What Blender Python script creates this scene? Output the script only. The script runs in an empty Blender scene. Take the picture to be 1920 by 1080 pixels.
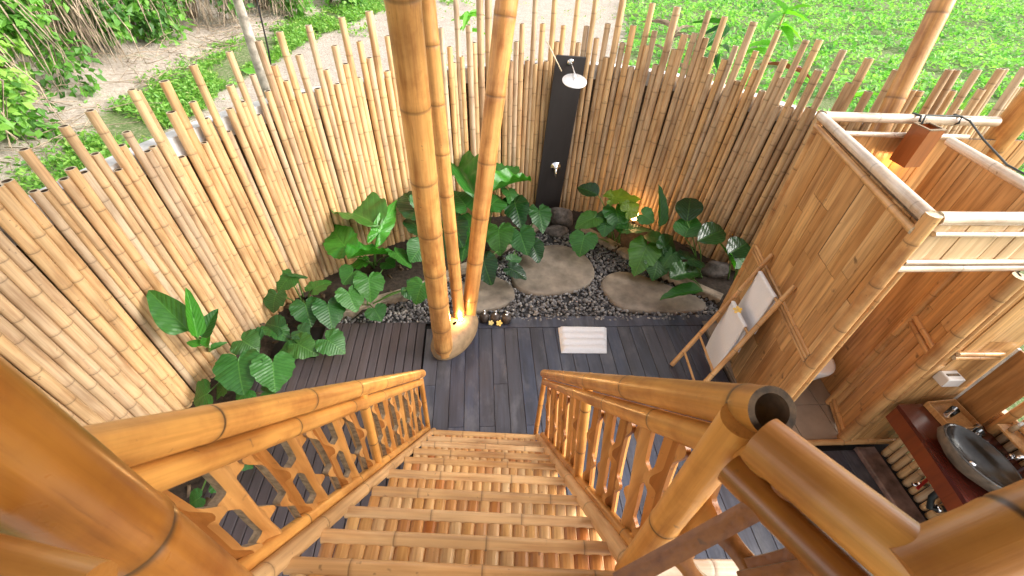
import bpy, math, random
from mathutils import Vector, Matrix, Quaternion, noise
rnd = random.Random(11)
scene = bpy.context.scene
COL = scene.collection
PI = math.pi

# ------------------------------------------------------------------ camera
cam_d = bpy.data.cameras.new('camera')
cam_d.sensor_width = 36.0
cam_d.lens = 830.0 / 1920.0 * 36.0
cam_d.clip_start = 0.01
cam_d.clip_end = 2000
cam_d.dof.use_dof = True
cam_d.dof.focus_distance = 3.6
cam_d.dof.aperture_fstop = 7.0
cam = bpy.data.objects.new('camera', cam_d)
COL.objects.link(cam)
cam.matrix_world = Matrix(((0.996893, 0.005969, -0.078537, 0.000000),
    (-0.061706, 0.678869, -0.731662, 0.000000),
    (0.048949, 0.734235, 0.677128, 4.000000),
    (0.000000, 0.000000, 0.000000, 1.000000)))
scene.camera = cam

# ------------------------------------------------------------------ sky, sun, exposure
SUN_EL, SUN_AZ = math.radians(35), math.radians(103)      # azimuth from +Y towards +X
w = bpy.data.worlds.new('World'); scene.world = w; w.use_nodes = True
nt = w.node_tree
sky = nt.nodes.new('ShaderNodeTexSky'); sky.sky_type = 'NISHITA'; sky.sun_disc = False
sky.sun_elevation = SUN_EL; sky.sun_rotation = SUN_AZ
sky.air_density = 1.0; sky.dust_density = 3.0; sky.ozone_density = 1.0
hs = nt.nodes.new('ShaderNodeHueSaturation'); hs.inputs['Saturation'].default_value = 0.12
nt.links.new(sky.outputs[0], hs.inputs['Color'])
bgn = nt.nodes['Background']; nt.links.new(hs.outputs[0], bgn.inputs[0]); bgn.inputs[1].default_value = 0.15
sd = bpy.data.lights.new('sun', 'SUN'); sd.energy = 1.65; sd.angle = math.radians(28); sd.color = (1.0, 0.95, 0.86)
sun = bpy.data.objects.new('sun', sd); COL.objects.link(sun)
sdir = Vector((math.sin(SUN_AZ) * math.cos(SUN_EL), math.cos(SUN_AZ) * math.cos(SUN_EL), math.sin(SUN_EL)))
sun.rotation_euler = (-sdir).to_track_quat('-Z', 'Y').to_euler()
scene.view_settings.view_transform = 'Standard'
scene.view_settings.look = 'None'
scene.view_settings.gamma = 1.0
scene.view_settings.use_curve_mapping = False
scene.view_settings.exposure = 1.62

# ------------------------------------------------------------------ helpers: objects
WM = {}

def place(o, parent=None, mat=None):
    COL.objects.link(o)
    mat = mat or Matrix.Identity(4)
    if parent:
        o.parent = parent
        o.matrix_parent_inverse = WM[parent.name].inverted()
    o.matrix_basis = mat
    WM[o.name] = mat.copy()
    return o

def tag(o, label, cat, group=None):
    o['label'] = label; o['category'] = cat
    if group: o['group'] = group
    return o

def thing(name, label, cat, loc=(0, 0, 0), group=None):
    o = bpy.data.objects.new(name, None)
    o.empty_display_size = 0.05
    place(o, None, Matrix.Translation(loc))
    return tag(o, label, cat, group)

class MB:
    """collects faces, builds one mesh object"""
    def __init__(s): s.v = []; s.f = []; s.m = []; s.a = []
    def add(s, vs, fs, mi=0, attr=None):
        b = len(s.v); s.v += [tuple(x) for x in vs]
        s.a += (attr if attr else [0.0] * len(vs))
        for f in fs: s.f.append(tuple(b + i for i in f)); s.m.append(mi)
    def box(s, lo, hi, M=None, mi=0, bev=0.0):
        x0, y0, z0 = lo; x1, y1, z1 = hi
        if bev <= 0:
            vs = [Vector(p) for p in ((x0,y0,z0),(x1,y0,z0),(x1,y1,z0),(x0,y1,z0),(x0,y0,z1),(x1,y0,z1),(x1,y1,z1),(x0,y1,z1))]
            fs = [(0,3,2,1),(4,5,6,7),(0,1,5,4),(1,2,6,5),(2,3,7,6),(3,0,4,7)]
        else:
            b = bev
            vs = []; fs = []
            for z, i in ((z0, b), (z0 + b, 0), (z1 - b, 0), (z1, b)):
                vs += [Vector(p) for p in ((x0+i,y0+i,z),(x1-i,y0+i,z),(x1-i,y1-i,z),(x0+i,y1-i,z))]
            fs = [(0,3,2,1),(12,13,14,15)]
            for k in range(3):
                for j in range(4):
                    a = 4*k+j; c = 4*k+(j+1) % 4
                    fs.append((a, c, c+4, a+4))
        if M: vs = [M @ p for p in vs]
        s.add(vs, fs, mi)
    def tube(s, pts, rad, n=8, mi=0, cap=True):
        pts = [Vector(p) for p in pts]
        if not isinstance(rad, (list, tuple)): rad = [rad] * len(pts)
        vs = []; fs = []
        ref = Vector((0, 0, 1))
        for i, p in enumerate(pts):
            d = (pts[min(i+1, len(pts)-1)] - pts[max(i-1, 0)]).normalized()
            u = d.cross(ref)
            if u.length < 0.05: u = d.cross(Vector((1, 0, 0)))
            u.normalize(); q = d.cross(u)
            for k in range(n):
                a = 2*PI*k/n
                vs.append(p + (u*math.cos(a) + q*math.sin(a))*rad[i])
        for i in range(len(pts)-1):
            for k in range(n):
                k2 = (k+1) % n
                fs.append((i*n+k, i*n+k2, (i+1)*n+k2, (i+1)*n+k))
        if cap:
            fs.append(tuple(range(n-1, -1, -1))); b = (len(pts)-1)*n; fs.append(tuple(range(b, b+n)))
        s.add(vs, fs, mi)
    def lathe(s, prof, n=24, M=None, mi=0, sx=1, sy=1):
        vs = []; fs = []
        for r, z in prof:
            for k in range(n):
                a = 2*PI*k/n
                p = Vector((r*math.cos(a)*sx, r*math.sin(a)*sy, z))
                vs.append(M @ p if M else p)
        for i in range(len(prof)-1):
            for k in range(n):
                k2 = (k+1) % n
                fs.append((i*n+k, i*n+k2, (i+1)*n+k2, (i+1)*n+k))
        s.add(vs, fs, mi)
    def mesh(s, name, mats, smooth=True):
        me = bpy.data.meshes.new(name)
        me.from_pydata(s.v, [], s.f)
        for m in (mats if isinstance(mats, (list, tuple)) else [mats]): me.materials.append(m)
        me.polygons.foreach_set('material_index', s.m)
        me.polygons.foreach_set('use_smooth', [smooth]*len(s.f))
        at = me.attributes.new('ring', 'FLOAT', 'POINT'); at.data.foreach_set('value', s.a)
        me.update()
        return me
    def build(s, name, mats, parent=None, M=None, smooth=True):
        o = bpy.data.objects.new(name, s.mesh(name, mats, smooth))
        return place(o, parent, M)

def inst(name, me, parent, M):
    return place(bpy.data.objects.new(name, me), parent, M)

def frame(p0, d, twist=0.0):
    """matrix at p0 with local Z along d"""
    d = Vector(d).normalized()
    q = Vector((0, 0, 1)).rotation_difference(d)
    return Matrix.Translation(p0) @ q.to_matrix().to_4x4() @ Matrix.Rotation(twist, 4, 'Z')

def axes(o, x, y, z):
    M = Matrix.Identity(4)
    for i, c in enumerate((x, y, z)):
        for r in range(3): M[r][i] = c[r]
    for r in range(3): M[r][3] = o[r]
    return M

def struct(o): o['kind'] = 'structure'; return o
def stuff(o): o['kind'] = 'stuff'; return o

# ------------------------------------------------------------------ helpers: materials
def newmat(name):
    m = bpy.data.materials.new(name); m.use_nodes = True
    return m, m.node_tree, m.node_tree.nodes['Principled BSDF']

def N(t, typ, **kw):
    n = t.nodes.new(typ)
    for k, v in kw.items(): setattr(n, k, v)
    return n

def val(t, n, i, v): n.inputs[i].default_value = v

def ramp(t, fac, stops):
    r = N(t, 'ShaderNodeValToRGB')
    while len(r.color_ramp.elements) > 1: r.color_ramp.elements.remove(r.color_ramp.elements[-1])
    r.color_ramp.elements[0].position = stops[0][0]; r.color_ramp.elements[0].color = (*stops[0][1], 1)
    for p, c in stops[1:]:
        e = r.color_ramp.elements.new(p); e.color = (*c, 1)
    t.links.new(fac, r.inputs[0]); return r.outputs[0]

def mixc(t, fac, a, b, mode='MIX'):
    m = N(t, 'ShaderNodeMix', data_type='RGBA', blend_type=mode)
    if isinstance(fac, (int, float)): m.inputs[0].default_value = fac
    else: t.links.new(fac, m.inputs[0])
    for i, c in ((6, a), (7, b)):
        if isinstance(c, tuple): m.inputs[i].default_value = (*c, 1) if len(c) == 3 else c
        else: t.links.new(c, m.inputs[i])
    return m.outputs[2]

def math_(t, op, a, b=None, clamp=False):
    m = N(t, 'ShaderNodeMath', operation=op, use_clamp=clamp)
    for i, c in ((0, a), (1, b)):
        if c is None: continue
        if isinstance(c, (int, float)): m.inputs[i].default_value = c
        else: t.links.new(c, m.inputs[i])
    return m.outputs[0]

def noise_(t, vec, scale, detail=3, rough=0.55, dim='3D', w=None):
    n = N(t, 'ShaderNodeTexNoise', noise_dimensions=dim)
    n.inputs['Scale'].default_value = scale; n.inputs['Detail'].default_value = detail; n.inputs['Roughness'].default_value = rough
    if vec is not None: t.links.new(vec, n.inputs['Vector'])
    if w is not None: t.links.new(w, n.inputs['W'])
    return n.outputs['Fac']

def objvec(t, scale=(1, 1, 1), seed=True):
    tc = N(t, 'ShaderNodeTexCoord'); oi = N(t, 'ShaderNodeObjectInfo')
    mp = N(t, 'ShaderNodeMapping'); mp.inputs['Scale'].default_value = scale
    t.links.new(tc.outputs['Object'], mp.inputs['Vector'])
    if seed:
        k = math_(t, 'MULTIPLY', oi.outputs['Random'], 57.0)
        cb = N(t, 'ShaderNodeCombineXYZ')
        for i in range(3): t.links.new(k, cb.inputs[i])
        t.links.new(cb.outputs[0], mp.inputs['Location'])
    return mp.outputs[0], oi.outputs['Random']

def bump(t, bsdf, h, strength=0.3, dist=0.01):
    b = N(t, 'ShaderNodeBump'); b.inputs['Strength'].default_value = strength; b.inputs['Distance'].default_value = dist
    t.links.new(h, b.inputs['Height']); t.links.new(b.outputs[0], bsdf.inputs['Normal'])

def mat_bamboo(name, cols, rough=0.42, stain=0.5, coat=0.0, axis=2, fibre=70, ring=0.6):
    """cols: list of base colours picked per culm; fibre streaks run along the local axis; ring attribute darkens the nodes"""
    m, t, b = newmat(name)
    sc = [fibre]*3; sc[axis] = 1.6
    v, r = objvec(t, tuple(sc))
    v2, _ = objvec(t, (9, 9, 9)); 
    sc3 = [14]*3; sc3[axis] = 2.2
    v3, _ = objvec(t, tuple(sc3))
    n = len(cols)
    base = ramp(t, r, [(i/(n-1), c) for i, c in enumerate(cols)])
    f = noise_(t, v, 1.0, 4, 0.6)
    col = mixc(t, 0.55, base, ramp(t, f, [(0.3, (0.55, 0.47, 0.40)), (0.55, (1, 1, 1)), (0.75, (1.15, 1.12, 1.05))]), 'MULTIPLY')
    bl = noise_(t, v3, 1.0, 3, 0.6)
    col = mixc(t, ramp(t, bl, [(0.50, (0, 0, 0)), (0.72, (stain, stain, stain))]), col, mixc(t, 0.8, col, (0.50, 0.32, 0.18), 'MULTIPLY'))
    sc4 = [0.4]*3; sc4[axis] = 2.6
    v4, _ = objvec(t, tuple(sc4))
    ax_ = noise_(t, v4, 1.0, 1, 0.4)
    col = mixc(t, 0.8, col, ramp(t, ax_, [(0.30, (0.74, 0.70, 0.68)), (0.5, (1, 1, 1)), (0.7, (1.14, 1.10, 1.04))]), 'MULTIPLY')
    sp = noise_(t, v2, 3.5, 2, 0.5)
    col = mixc(t, ramp(t, sp, [(0.70, (0, 0, 0)), (0.76, (0.55, 0.55, 0.55))]), col, (0.09, 0.05, 0.028))
    if coat:      # handled culms: long dark scratches and hairline cracks along the fibre
        sc5 = [26]*3; sc5[axis] = 1.1
        v5, _ = objvec(t, tuple(sc5)); s5 = noise_(t, v5, 1.0, 6, 0.7)
        col = mixc(t, ramp(t, s5, [(0.60, (0, 0, 0)), (0.68, (0.55, 0.55, 0.55)), (0.80, (0.8, 0.8, 0.8))]), col, mixc(t, 1.0, col, (0.42, 0.30, 0.20), 'MULTIPLY'))
        v6, _ = objvec(t, (4, 4, 4)); s6 = noise_(t, v6, 1.0, 5, 0.65)
        col = mixc(t, 0.85, col, ramp(t, s6, [(0.33, (0.70, 0.58, 0.48)), (0.52, (1, 1, 1)), (0.72, (1.12, 1.14, 1.22))]), 'MULTIPLY')
        rr_ = ramp(t, s6, [(0.3, (rough+0.18,)*3), (0.7, (rough-0.06,)*3)]); t.links.new(rr_, b.inputs['Roughness'])
    at = N(t, 'ShaderNodeAttribute', attribute_name='ring')
    col = mixc(t, math_(t, 'MULTIPLY', at.outputs['Fac'], ring), col, (0.075, 0.036, 0.014))
    t.links.new(col, b.inputs['Base Color'])
    if not coat: b.inputs['Roughness'].default_value = rough
    if coat: b.inputs['Coat Weight'].default_value = coat; b.inputs['Coat Roughness'].default_value = 0.22
    bump(t, b, f, 0.35, 0.004)
    return m

def mat_plain(name, col, rough=0.6, metal=0.0, var=0.12, scale=12, bumps=0.15, col2=None, detail=4):
    m, t, b = newmat(name)
    v, r = objvec(t)
    f = noise_(t, v, scale, detail, 0.6)
    c2 = col2 or tuple(c*(1-2*var) for c in col)
    c = ramp(t, f, [(0.3, c2), (0.7, tuple(min(1, x*(1+var)) for x in col))])
    t.links.new(c, b.inputs['Base Color'])
    b.inputs['Roughness'].default_value = rough; b.inputs['Metallic'].default_value = metal
    if bumps: bump(t, b, f, bumps, 0.01)
    return m

def mat_wood(name, cols, rough=0.5, axis=1, fibre=40, contrast=0.6, knots=0.0, coat=0.0, wear=0.0):
    m, t, b = newmat(name)
    sc = [fibre]*3; sc[axis] = 1.3
    v, r = objvec(t, tuple(sc))
    sc2 = [5]*3; sc2[axis] = 0.8
    v2, _ = objvec(t, tuple(sc2))
    n = len(cols)
    base = ramp(t, r, [(i/(n-1), c) for i, c in enumerate(cols)])
    f = noise_(t, v, 1.0, 5, 0.65); g = noise_(t, v2, 1.5, 3, 0.6)
    col = mixc(t, contrast, base, ramp(t, f, [(0.28, (0.45, 0.40, 0.36)), (0.55, (1, 1, 1)), (0.8, (1.2, 1.15, 1.1))]), 'MULTIPLY')
    col = mixc(t, contrast, col, ramp(t, g, [(0.35, (0.62, 0.52, 0.44)), (0.6, (1.05, 1.05, 1.05))]), 'MULTIPLY')
    if wear:
        v7, _ = objvec(t, (3.5, 1.6, 3.5)); s7 = noise_(t, v7, 1.4, 8, 0.68)
        col = mixc(t, ramp(t, s7, [(0.50, (0, 0, 0)), (0.70, (wear, wear, wear))]), col, (0.145, 0.14, 0.15))
    if knots:
        v3, _ = objvec(t, (7, 7, 7))
        k = noise_(t, v3, 1.6, 2, 0.5)
        col = mixc(t, ramp(t, k, [(0.68, (0, 0, 0)), (0.78, (knots, knots, knots))]), col, (0.10, 0.05, 0.025))
    t.links.new(col, b.inputs['Base Color'])
    b.inputs['Roughness'].default_value = rough
    if coat: b.inputs['Coat Weight'].default_value = coat; b.inputs['Coat Roughness'].default_value = 0.2
    bump(t, b, f, 0.3, 0.002)
    return m

def mat_metal(name, col=(0.8, 0.8, 0.82), rough=0.12):
    m, t, b = newmat(name)
    b.inputs['Base Color'].default_value = (*col, 1); b.inputs['Metallic'].default_value = 1; b.inputs['Roughness'].default_value = rough
    return m

def mat_emit(name, col, strength):
    m, t, b = newmat(name)
    b.inputs['Base Color'].default_value = (*col, 1)
    b.inputs['Emission Color'].default_value = (*col, 1); b.inputs['Emission Strength'].default_value = strength
    return m

def mat_leaf(name, cols, rough=0.38, veins=True, trans=0.25):
    m, t, b = newmat(name)
    oi = N(t, 'ShaderNodeObjectInfo')
    n = len(cols)
    base = ramp(t, oi.outputs['Random'], [(i/(n-1), c) for i, c in enumerate(cols)])
    v, _ = objvec(t, (1, 1, 1))
    f = noise_(t, v, 9, 4, 0.6)
    col = mixc(t, 0.6, base, ramp(t, f, [(0.3, (0.6, 0.65, 0.6)), (0.6, (1, 1, 1)), (0.8, (1.25, 1.2, 1.0))]), 'MULTIPLY')
    if veins:
        # pinnate veins: a pale midrib and side veins running out to the edge, in leaf coordinates
        tc = N(t, 'ShaderNodeTexCoord'); sx = N(t, 'ShaderNodeSeparateXYZ'); t.links.new(tc.outputs['Object'], sx.inputs[0])
        ay = math_(t, 'ABSOLUTE', sx.outputs['Y'])
        c = math_(t, 'SUBTRACT', sx.outputs['X'], math_(t, 'MULTIPLY', ay, 0.75))
        fr = math_(t, 'ABSOLUTE', math_(t, 'SUBTRACT', math_(t, 'FRACT', math_(t, 'MULTIPLY', math_(t, 'ADD', c, 2.0), 8.0)), 0.5))
        vein = ramp(t, fr, [(0.0, (1, 1, 1)), (0.10, (0, 0, 0))])
        mid = ramp(t, ay, [(0.0, (1, 1, 1)), (0.022, (0, 0, 0))])
        vm = math_(t, 'MAXIMUM', math_(t, 'MULTIPLY', vein, 0.55), mid)
        col = mixc(t, vm, col, mixc(t, 1.0, col, (0.040, 0.085, 0.014), 'ADD'))
        bump(t, b, math_(t, 'ADD', math_(t, 'MULTIPLY', fr, 1.2), math_(t, 'MULTIPLY', f, 0.8)), 0.27, 0.018)
    t.links.new(col, b.inputs['Base Color'])
    b.inputs['Roughness'].default_value = rough
    if trans:
        tr = N(t, 'ShaderNodeBsdfTranslucent')
        t.links.new(mixc(t, 1.0, col, (1.6, 1.9, 0.7), 'MULTIPLY'), tr.inputs[0])
        mx = N(t, 'ShaderNodeMixShader'); mx.inputs[0].default_value = trans
        t.links.new(b.outputs[0], mx.inputs[1]); t.links.new(tr.outputs[0], mx.inputs[2])
        t.links.new(mx.outputs[0], t.nodes['Material Output'].inputs[0])
    return m

# bamboo, pale and weathered on the fence; oiled and orange on stairs and rails
M_FENCE = mat_bamboo('bamboo_fence', [(0.62,0.41,0.215),(0.67,0.44,0.22),(0.52,0.37,0.23),(0.69,0.47,0.25),(0.63,0.38,0.17),(0.60,0.46,0.31),(0.48,0.32,0.185),(0.66,0.43,0.21),(0.54,0.40,0.27),(0.67,0.41,0.18)], rough=0.42, stain=0.75, ring=0.52)
M_RAIL = mat_bamboo('bamboo_varnished', [(0.60,0.28,0.062),(0.64,0.31,0.075),(0.57,0.26,0.055)], rough=0.36, stain=0.85, coat=0.25, fibre=55, ring=1.0)
M_DARKRAIL = mat_bamboo('bamboo_varnished_dark', [(0.33,0.125,0.017),(0.37,0.14,0.022)], rough=0.28, stain=0.8, coat=0.5, fibre=40, ring=1.0)
M_MAST = mat_bamboo('bamboo_mast', [(0.55,0.27,0.075),(0.60,0.30,0.09),(0.57,0.29,0.085)], rough=0.36, stain=0.95, coat=0.2, fibre=45, ring=0.55)
M_PALE = mat_bamboo('bamboo_pale', [(0.70,0.57,0.44),(0.74,0.62,0.49),(0.68,0.54,0.40)], rough=0.24, stain=0.3, coat=0.6, ring=0.4)
M_CAB = mat_bamboo('bamboo_cabin', [(0.56,0.30,0.11),(0.62,0.35,0.14),(0.58,0.33,0.13)], rough=0.4, stain=0.4, coat=0.1)
M_TREAD = mat_bamboo('bamboo_tread', [(0.64,0.40,0.19),(0.70,0.46,0.24),(0.56,0.32,0.13),(0.67,0.42,0.20)], rough=0.42, stain=0.75, fibre=60)
M_SLAT = mat_bamboo('bamboo_slat', [(0.56,0.28,0.085),(0.66,0.40,0.16),(0.46,0.18,0.045),(0.68,0.45,0.22),(0.60,0.31,0.10)], rough=0.36, stain=0.8, fibre=60)
M_LATT = mat_bamboo('bamboo_lattice', [(0.50,0.235,0.06),(0.56,0.28,0.085),(0.42,0.175,0.04)], rough=0.36, stain=0.7, fibre=45)
M_CUT = mat_plain('bamboo_cut_end', (0.62, 0.50, 0.34), 0.7, var=0.25, scale=60)
M_HOLE = mat_plain('bamboo_inside_and_gap_shade', (0.13, 0.085, 0.05), 0.8, var=0.3, scale=30)
M_PITH = mat_plain('bamboo_cut_wall', (0.27, 0.19, 0.115), 0.8, var=0.35, scale=45, col2=(0.12, 0.08, 0.045))
M_CUTD = mat_plain('bamboo_old_cut', (0.085, 0.050, 0.024), 0.85, var=0.4, scale=50)
M_PLANK = mat_wood('bamboo_plank', [(0.58,0.31,0.115),(0.66,0.38,0.155),(0.48,0.235,0.08),(0.68,0.42,0.19),(0.60,0.33,0.13)], 0.38, axis=2, fibre=38, contrast=0.85, knots=0.8)
M_PLANKP = mat_wood('bamboo_plank_pale', [(0.66,0.44,0.24),(0.70,0.50,0.29),(0.62,0.40,0.20)], 0.4, axis=2, fibre=38, contrast=0.5)
M_DECK = mat_wood('deck_board', [(0.042,0.047,0.071),(0.058,0.063,0.092),(0.053,0.052,0.066),(0.048,0.055,0.087),(0.064,0.060,0.072)], 0.33, axis=1, fibre=30, contrast=0.75, wear=0.55)
M_DECKN = mat_wood('narrow_deck_board', [(0.060,0.048,0.056),(0.072,0.058,0.064),(0.053,0.045,0.054)], 0.40, axis=1, fibre=34, contrast=0.55)
M_DARK = mat_plain('dark_gap', (0.012, 0.010, 0.010), 0.9, bumps=0)
M_SOIL = mat_plain('bed_soil', (0.042, 0.028, 0.019), 0.95, var=0.35, scale=22, bumps=0.8)
M_STONE = mat_plain('step_stone', (0.235, 0.190, 0.145), 0.62, var=0.26, scale=5, bumps=0.2, detail=8)
M_KERB = mat_plain('kerb_cement', (0.33, 0.26, 0.19), 0.8, var=0.3, scale=9, detail=7)
M_ROCK = mat_plain('grey_rock', (0.13, 0.11, 0.10), 0.8, var=0.35, scale=14, bumps=0.8)
M_PEB = mat_plain('pebble', (0.145, 0.14, 0.145), 0.5, var=0.75, scale=26, bumps=0, col2=(0.05, 0.048, 0.052), detail=2)
M_CEMENT = mat_plain('mast_cement', (0.29, 0.19, 0.10), 0.75, var=0.2, scale=10, detail=6)
M_WALL = mat_plain('white_plaster', (0.78, 0.77, 0.76), 0.85, var=0.22, scale=7, detail=8)
M_TOWEL = mat_plain('white_towel', (0.84, 0.83, 0.85), 0.95, var=0.04, scale=120, bumps=0.5)
M_WHITE = mat_plain('white_ceramic', (0.80, 0.78, 0.76), 0.15, var=0.02, bumps=0)
M_BLACKBOARD = mat_wood('shower_board', [(0.018,0.015,0.015),(0.022,0.018,0.018)], 0.5, axis=2, fibre=30, contrast=0.4)
M_CHROME = mat_metal('chrome')
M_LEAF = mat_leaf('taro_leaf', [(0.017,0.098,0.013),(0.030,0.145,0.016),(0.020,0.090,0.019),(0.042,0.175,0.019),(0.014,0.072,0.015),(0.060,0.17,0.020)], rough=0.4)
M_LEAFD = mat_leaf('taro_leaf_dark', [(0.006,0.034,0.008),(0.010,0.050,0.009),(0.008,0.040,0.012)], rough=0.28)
M_LEAFY = mat_leaf('taro_leaf_yellow', [(0.10,0.20,0.012),(0.15,0.24,0.015)], trans=0.35)
M_LEAFB = mat_leaf('taro_leaf_bright', [(0.035,0.20,0.014),(0.055,0.25,0.018)])
M_STALK = mat_plain('leaf_stalk', (0.10, 0.22, 0.04), 0.5, bumps=0)

# ------------------------------------------------------------------ helpers: bamboo culms
def culm_mesh(L, r0, r1, nodes, seg=12, top='hollow', bot='flat', swell=0.045, deep=2.2):
    b = MB(); rows = []
    def R(z): return r0 + (r1 - r0) * z / L
    rows.append((0.0, R(0), 0.0))
    for zn in nodes:
        r = R(zn); k = r
        if zn - 0.6*k < 0.004 or zn + 0.6*k > L - 0.004: continue
        rows += [(zn - 0.55*k, r*0.995, 0), (zn - 0.16*k, r*(1+swell), 0.15), (zn - 0.045*k, r*(1+swell*0.1), 1.0), (zn + 0.045*k, r*(1+swell*0.1), 1.0), (zn + 0.14*k, r*(1+swell*1.2), 0.35), (zn + 0.55*k, r, 0.0)]
    rows.append((L, R(L), 0.0))
    vs = []; at = []; fs = []
    for z, r, a in rows:
        for k in range(seg):
            t = 2*PI*k/seg
            vs.append((r*math.cos(t), r*math.sin(t), z)); at.append(a)
    for i in range(len(rows)-1):
        for k in range(seg):
            k2 = (k+1) % seg
            fs.append((i*seg+k, i*seg+k2, (i+1)*seg+k2, (i+1)*seg+k))
    b.add(vs, fs, 0, at)
    for end, z, r, sgn in ((top, L, R(L), 1), (bot, 0.0, R(0), -1)):
        if end == 'open': continue
        ring = [(r*math.cos(2*PI*k/seg), r*math.sin(2*PI*k/seg), z) for k in range(seg)]
        if end == 'flat':
            f = tuple(range(seg)) if sgn > 0 else tuple(range(seg-1, -1, -1))
            b.add(ring, [f], 1)
        else:
            q = 0.72
            inn = [(x*q, y*q, z) for x, y, _ in ring]; dep = [(x*q, y*q, z - sgn*deep*r) for x, y, _ in ring]
            vs = ring + inn + dep; f1 = []; f2 = []
            for k in range(seg):
                k2 = (k+1) % seg
                a = (k, k2, seg+k2, seg+k); c = (seg+k, seg+k2, 2*seg+k2, 2*seg+k)
                f1.append(a if sgn > 0 else a[::-1]); f2.append(c if sgn > 0 else c[::-1])
            b.add(vs, f1, 1)
            cap = tuple(range(2*seg, 3*seg))
            b.add(vs, f2 + [cap if sgn > 0 else cap[::-1]], 2)
    return b

def node_list(L, pitch, start=None, jit=0.15, rr=rnd):
    z = start if start is not None else rr.uniform(0.1, pitch)
    out = []
    while z < L - 0.02: out.append(z); z += pitch*rr.uniform(1-jit, 1+jit)
    return out

def culm(name, p0, p1, r0, r1, parent, mat, pitch=0.3, start=None, seg=14, top='flat', bot='flat', nodes=None, swell=0.045, cut=None, deep=2.2):
    p0 = Vector(p0); p1 = Vector(p1); L = (p1-p0).length
    b = culm_mesh(L, r0, r1, nodes if nodes is not None else node_list(L, pitch, start), seg, top, bot, swell, deep)
    return b.build(name, [mat, cut or M_CUT, M_HOLE], parent, frame(p0, p1-p0, rnd.uniform(0, 6)))

def bent_culm(name, pts, r, parent, mat, pitch=0.3, seg=12): pass

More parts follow.
